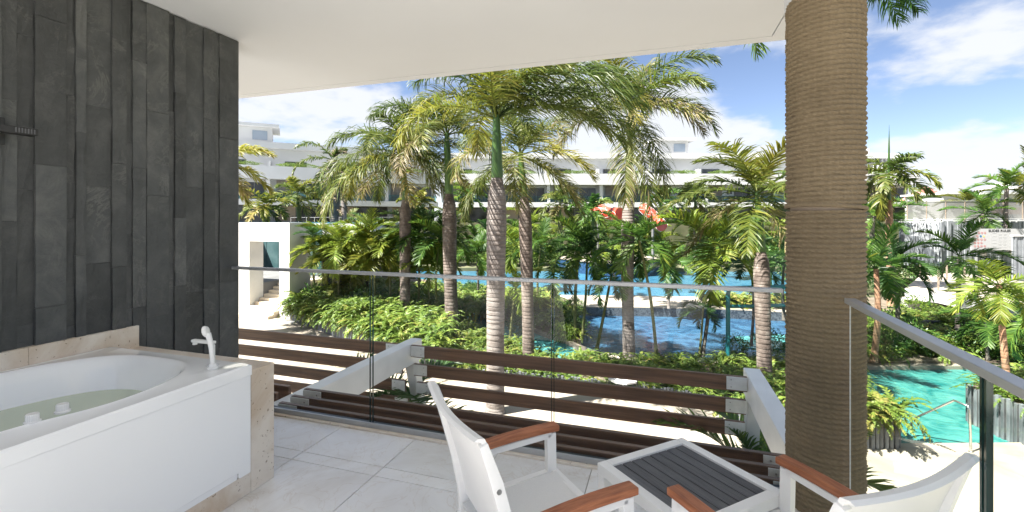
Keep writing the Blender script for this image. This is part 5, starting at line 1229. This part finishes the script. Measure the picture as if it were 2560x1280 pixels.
b_.add(vs, [(i * (Q + 1) + j, i * (Q + 1) + j + 1, (i + 1) * (Q + 1) + j + 1, (i + 1) * (Q + 1) + j) for i in range(K) for j in range(Q)]).build('water_sheet', M['fall'], wf_, smooth='all', world=False)
sg, Ws = row_frame(2428, 2596, 34.0, -2.4, 'white SLIDES RULES sign board with rows of round pictograms', 'rules_sign', 'sign')
bd = MB().span((0, 0, 1.70), (Ws, .06, 3.28)).build('board', M['sign_white'], sg, world=False, bevel=.01)
for x in (.5, Ws - .5): MB().span((x - .05, .07, 0), (x + .05, .15, 3.2)).build('post', M['alu'], sg, world=False)
cu_ = bpy.data.curves.new('lettering', 'FONT'); cu_.body = 'SLIDES RULES'; cu_.size = .25; cu_.extrude = .004; cu_.offset = .006; cu_.align_x = 'CENTER'; cu_.space_character = 1.1
to = bpy.data.objects.new('lettering_curve', cu_); col.objects.link(to); dg = bpy.context.evaluated_depsgraph_get()
tm = bpy.data.meshes.new_from_object(to.evaluated_get(dg)); bpy.data.objects.remove(to); tm.materials.clear(); tm.materials.append(M['ink'])
tm.transform(Matrix.Rotation(R(90), 4, 'X')); lo = link('lettering', tm, bd); lo.location = (Ws * .42, -.006, 3.06)
def ring_mesh(mat, r0, r1, slash=True, fill=None):
    b_ = MB(); n_ = 20; vs = []
    for r_ in (r0, r1): vs += [(r_ * math.cos(2 * math.pi * j / n_), 0, r_ * math.sin(2 * math.pi * j / n_)) for j in range(n_)]
    b_.add(vs, [(j, (j + 1) % n_, n_ + (j + 1) % n_, n_ + j) for j in range(n_)])
    if slash: b_.box((0, 0, 0), (2 * r0, .002, .016), Matrix.Rotation(R(45), 3, 'Y'))
    return b_.mesh('pictogram', M[mat])
rg = ring_mesh('ink_red', .062, .078); rb = ring_mesh('ink', .0, .08, False); rbl = ring_mesh('ink_blue', 0, .08, False)
tri = MB().add([(-.085, 0, -.06), (.085, 0, -.06), (0, 0, .085)], [(0, 1, 2)]).mesh('pictogram', M['ink_yellow']); fig = MB().span((-.012, 0, -.035), (.012, .001, .03)).span((-.035, 0, .0), (.035, .001, .014)).mesh('figure', M['ink_grey'])
rows = [[(.3, 'b'), (.52, 'r'), (.74, 'r'), (.96, 'r')], [(.40, 'r'), (.64, 'u'), (.88, 'y')], [(.22, 'r'), (.46, 'r'), (.70, 'r'), (.94, 'r')], [(.22, 'r'), (.46, 'r'), (.70, 'r')], [(.22, 'r'), (.46, 'r'), (.70, 'r'), (.94, 'r')]]
for q, row in enumerate(rows):
    for x, c in row:
        o = link('pictogram', {'b': rb, 'r': rg, 'u': rbl, 'y': tri}[c], bd); o.location = (x + .05, -.008, 2.98 - q * .245)
        f_ = link('figure', fig, o); f_.location = (0, .002, 0)
g_ = MB()
for q in range(5):
    z = 2.98 - q * .245; g_.span((1.55, -.007, z - .02), (1.85, -.004, z + .015))
    for x in (2.0, 2.35): g_.span((x, -.007, z - .085), (x + .27, -.004, z - .078)).span((x, -.007, z + .078), (x + .27, -.004, z + .085)).span((x, -.007, z - .0775), (x + .007, -.004, z + .0775)).span((x + .263, -.007, z - .0775), (x + .27, -.004, z + .0775))
    g_.span((2.8, -.007, z - .02), (2.86, -.004, z + .02))
g_.span((1.42, -.007, 1.75), (1.43, -.004, 3.0)); g_.build('rules_table', M['ink_grey'], bd, world=False)
pp_, Wq = row_frame(2533, 2640, 30.0, -2.4, 'upright grey plank panel overlapping the right end of rules sign', 'plank_panel', 'panel')
for k in range(int(Wq / .13)): MB().span((k * .13, rp.choice((0, .03)), 0), (k * .13 + .115, .1, 2.85)).build('plank', M['plank'], pp_, world=False)
MB().span((-.03, -.03, 2.86), (Wq, .16, 2.95)).build('cap', M['stucco'], pp_, world=False)

# things behind the screen
rh = empty('tiled_pavilion', at(2338, 500, 68), 'small pavilion with red tiled hip roof behind the mesh screen', 'building', None, YAW)
MB().span((-1.6, 0, -3.5), (1.6, 3, .05)).build('wall', M['bldg'], rh, world=False)
b_ = MB().add([(-2.3, -.6, 0.06), (2.3, -.6, .06), (2.3, 3.6, .06), (-2.3, 3.6, .06), (-.4, 1.5, 2.0), (.4, 1.5, 2.0)], [(0, 1, 5, 4), (1, 2, 5), (2, 3, 4, 5), (3, 0, 4), (3, 2, 1, 0)]).build('roof', M['roof_red'], rh, world=False)
for k in range(7): MB().bar((-2.3 + .62 * .0 + k * .27, -.63 + k * .27, .10 + k * .26), (2.3 - k * .27, -.63 + k * .27, .10 + k * .26), .10, .05).build('tile_course', M['roof_red'], b_, world=False)
lb = empty('low_building', at(2460, 500, 62), 'long low white building behind the mesh screen', 'building', None, YAW)
MB().span((-5.5, 0, -3.5), (12, 6, .75)).build('wall', M['bldg'], lb, world=False); MB().span((-5.8, -.8, .76), (12, 6.5, 1.0)).build('roof', M['stucco'], lb, world=False)
MB().span((1, -.03, -1.9), (12, 0, -1.0)).build('orange_band', M['brick_wall'], lb, world=False)
for k in range(5): MB().span((1.5 + k * 1.6, -.05, -.8), (2.7 + k * 1.6, -.001, .1)).build('window', M['dark_glass'], lb, world=False)
def parasol(p, r, hgt, label, mat='stucco', fin='alu'):
    t = empty('parasol', p, label, 'parasol', 'white parasols')
    MB().tube([(0, 0, 0), (0, 0, hgt)], .03, 8).build('pole', M['alu'], t, world=False)
    n_ = 8; vs = [(0, 0, hgt)] + [(r * math.cos(2 * math.pi * j / n_ + .3), r * math.sin(2 * math.pi * j / n_ + .3), hgt - r * .42) for j in range(n_)] + [(r * math.cos(2 * math.pi * j / n_ + .3), r * math.sin(2 * math.pi * j / n_ + .3), hgt - r * .42 - .05) for j in range(n_)] + [(0, 0, hgt - .02)]
    MB().add(vs, [(0, 1 + j, 1 + (j + 1) % n_) for j in range(n_)] + [(1 + j, 9 + j, 9 + (j + 1) % n_, 1 + (j + 1) % n_) for j in range(n_)] + [(17, 9 + (j + 1) % n_, 9 + j) for j in range(n_)]).build('canopy', M[mat], t, world=False)
    MB().lathe([(.02, 0), (.045, .03), (.04, .08), (.01, .12)], 10, (0, 0, hgt)).build('finial', M[fin], t, world=False, smooth=True)
pz = at(2500, 455, 55); parasol(Vector((pz.x, pz.y, 2.0)), 2.1, pz.z - 2.0, 'large white parasol behind the mesh screen')
pz = at(2436, 478, 58); parasol(Vector((pz.x, pz.y, 1.5)), 1.0, pz.z - 1.5, 'small white parasol left of the large one behind the mesh screen')
pz = at(1558, 930, 13.2); parasol(Vector((pz.x, pz.y, GZ)), .42, pz.z - GZ, 'pale parasol tip with pink knob between the boards', fin='pink')

# white walkway with posts and wire, black pipe below
wk = [(2262, 722), (2310, 726), (2345, 729), (2385, 737), (2445, 750), (2560, 778), (2760, 820), (2900, 760), (2700, 722), (2560, 704), (2460, 690), (2380, 682), (2300, 690)]
wz = -2.3; wkp = poly(wk, wz)
wkb = empty('walkway', (*wkp[2], wz - .6), 'white raised walkway with slim posts beyond the teal pool', 'walkway')
MB().prism(wkp, wz - .55, wz).build('deck', M['paving'], wkb)
edge = [Vector((*p_, 0)) for p_ in wkp[:7]]
b_ = MB()
for a, c in zip(edge[:-1], edge[1:]):
    ou = Vector(((c - a).y, -(c - a).x, 0)).normalized() * .03
    MB().add([(a + ou) + Vector((0, 0, wz - .60)), (c + ou) + Vector((0, 0, wz - .60)), (c + ou) + Vector((0, 0, wz + .02)), (a + ou) + Vector((0, 0, wz + .02))], [(0, 1, 2, 3)]).build('fascia', M['stucco'], wkb)
a, c = edge[0], edge[3]
MB().span((min(a.x, c.x), max(a.y, c.y) + .2, -3.6), (max(a.x, c.x) + .6, max(a.y, c.y) + .5, wz - .56)).build('support_wall', M['stucco'], wkb)
posts = [(2346, 727, 1.1), (2445, 748, 1.1), (2300, 690, 1.0), (2367, 701, 1.0), (2411, 709, 1.0), (2540, 772, 1.1), (2500, 712, 1.0)]
for (u, v, hh) in posts:
    p_ = gp(u, v, wz); MB().bar(p_, p_ + Vector((0, 0, hh)), .07, .07, (1, 0, 0)).build('post', M['pole'], wkb)
for row in ([0, 1, 5], [2, 3, 4, 6]):
    for i, j in zip(row[:-1], row[1:]):
        p_ = gp(posts[i][0], posts[i][1], wz); q = gp(posts[j][0], posts[j][1], wz)
        for zz_ in (.3, .55, .8, 1.0): MB().bar(p_ + Vector((0, 0, zz_)), q + Vector((0, 0, zz_)), .012, .012).build('wire', M['chrome'], wkb)
p0, p1 = at(2242, 818, 20.5), at(2396, 818, 20.0)
bp_ = empty('black_pipe', (p0.x, p0.y, p0.z), 'fat glossy black pipe lying before the white walkway', 'pipe')
MB().tube([p0, p0.lerp(p1, .5), p1, p1 + (p1 - p0).normalized() * .1], [.30, .30, .30, .24], 24).build('tube', M['black_vinyl'], bp_, smooth=True)
for q in (.05, .5, .93):
    c_ = p0.lerp(p1, q); dd = (p1 - p0).normalized() * .04; MB().tube([c_ - dd, c_ + dd], .312, 24).build('collar', M['black_vinyl'], bp_, smooth=True)
MB().span((p0.x + .3, p0.y + .8, -3.5), (p0.x + .6, p0.y + 1.0, p0.z - .1)).build('support', M['col_grey'], bp_)
p2 = at(2400, 800, 21.0); p3 = at(2560, 800, 20.0)
du = empty('underpass_shade', (p2.x, p2.y, -3.5), 'painted shade in the opening under the white walkway beside the black pipe', 'opening')
MB().bar(Vector((p2.x, p2.y, -3.05)), Vector((p3.x, p3.y, -3.05)), .3, .95).build('shade_panel', M['dark_fill'], du)  # near-black panel standing in for the shade below the walkway

# ------------------------------------------------------------------ pool furniture
hr = empty('pool_handrail', gp(2427, 1130, GZ), 'polished steel handrail bending down into the teal pool', 'handrail')
q0 = gp(2427, 1130, GZ); q1 = at(2424, 1024, q0.dot(FWD)); q1b = at(2420, 1016, 10.0); q2 = at(2385, 1001, 10.3); q3 = at(2279, 1049, 10.9); q4 = at(2279, 1085, 10.9)
MB().tube([q0, q0.lerp(q1, .5), q1, q1b, q2.lerp(q1b, .1), q2, q2.lerp(q3, .08), q3.lerp(q2, .04), q3, q4], .024, 12).build('tube', M['chrome'], hr, smooth=True)
MB().lathe([(.05, 0), (.05, .01), (.03, .015)], 16, q0).build('flange', M['chrome'], hr)
tp0 = gp(1820, 905, -3.3); dt = tp0.dot(FWD)
tpf = empty('teal_pipe_frame', tp0, 'teal painted pipe frame standing at the deep pool', 'pipe frame')
MB().tube([tp0, at(1820, 800, dt), at(1820, 735, dt), at(1823, 724, dt), at(1834, 720, dt), at(1990, 716, dt)], .07, 14).build('upright', M['teal_pipe'], tpf, smooth=True)
MB().tube([at(1822, 766, dt), at(1990, 763, dt)], .062, 14).build('crossbar', M['teal_pipe'], tpf, smooth=True)
MB().tube([at(1990, 905, dt), at(1990, 716, dt)], .07, 14).build('upright', M['teal_pipe'], tpf, smooth=True)
# red slide with white lattice seen through the crowns
rs = empty('red_slide', at(1560, 640, 46), 'orange red tube slide with white lattice bands behind the palms', 'slide')
dS = 46
def flume(pts_, rad_, name):
    MB().tube([at(u, v, d) for u, v, d in pts_], rad_, 20).build(name, M['red_sail'], rs, smooth=True)
    for k in range(len(pts_)):
        f = (k + .5) / (len(pts_)) * (len(pts_) - 1); i = int(f); a = f - i
        A_ = at(*pts_[i]); B_ = at(*pts_[i + 1]); c_ = A_.lerp(B_, a); dd = (B_ - A_).normalized(); o1 = dd.orthogonal().normalized(); o2 = dd.cross(o1)
        MB().tube([c_ + (o1 * math.cos(t_) + o2 * math.sin(t_)) * (rad_ + .03) + dd * .5 * math.sin(3 * t_) for t_ in [2 * math.pi * q / 24 for q in range(25)]], .02, 5).build('lattice_band', M['stucco'], rs)
flume([(1480, 515, 48), (1505, 527, 47), (1530, 535, 46), (1550, 534, 45)], .62, 'upper_flume')
flume([(1608, 520, 45), (1628, 535, 44), (1645, 552, 43), (1655, 566, 42)], .48, 'lower_flume')
for (u, d) in ((1495, 47.5), (1560, 45), (1632, 44)):
    a_ = at(u, 530, d); MB().tube([Vector((a_.x, a_.y, -3.3)), a_], .12, 10).build('support', M['col_grey'], rs)
# floor drain on the path
dr = gp(727, 805, GZ); t = empty('floor_drain', dr, 'grey drain grate in the pale path before the portal stairs', 'drain')
for k in range(5): MB().span((-.35, -.22 + k * .09, .002), (.35, -.16 + k * .09, .012)).build('bar', M['alu'], t, world=False)
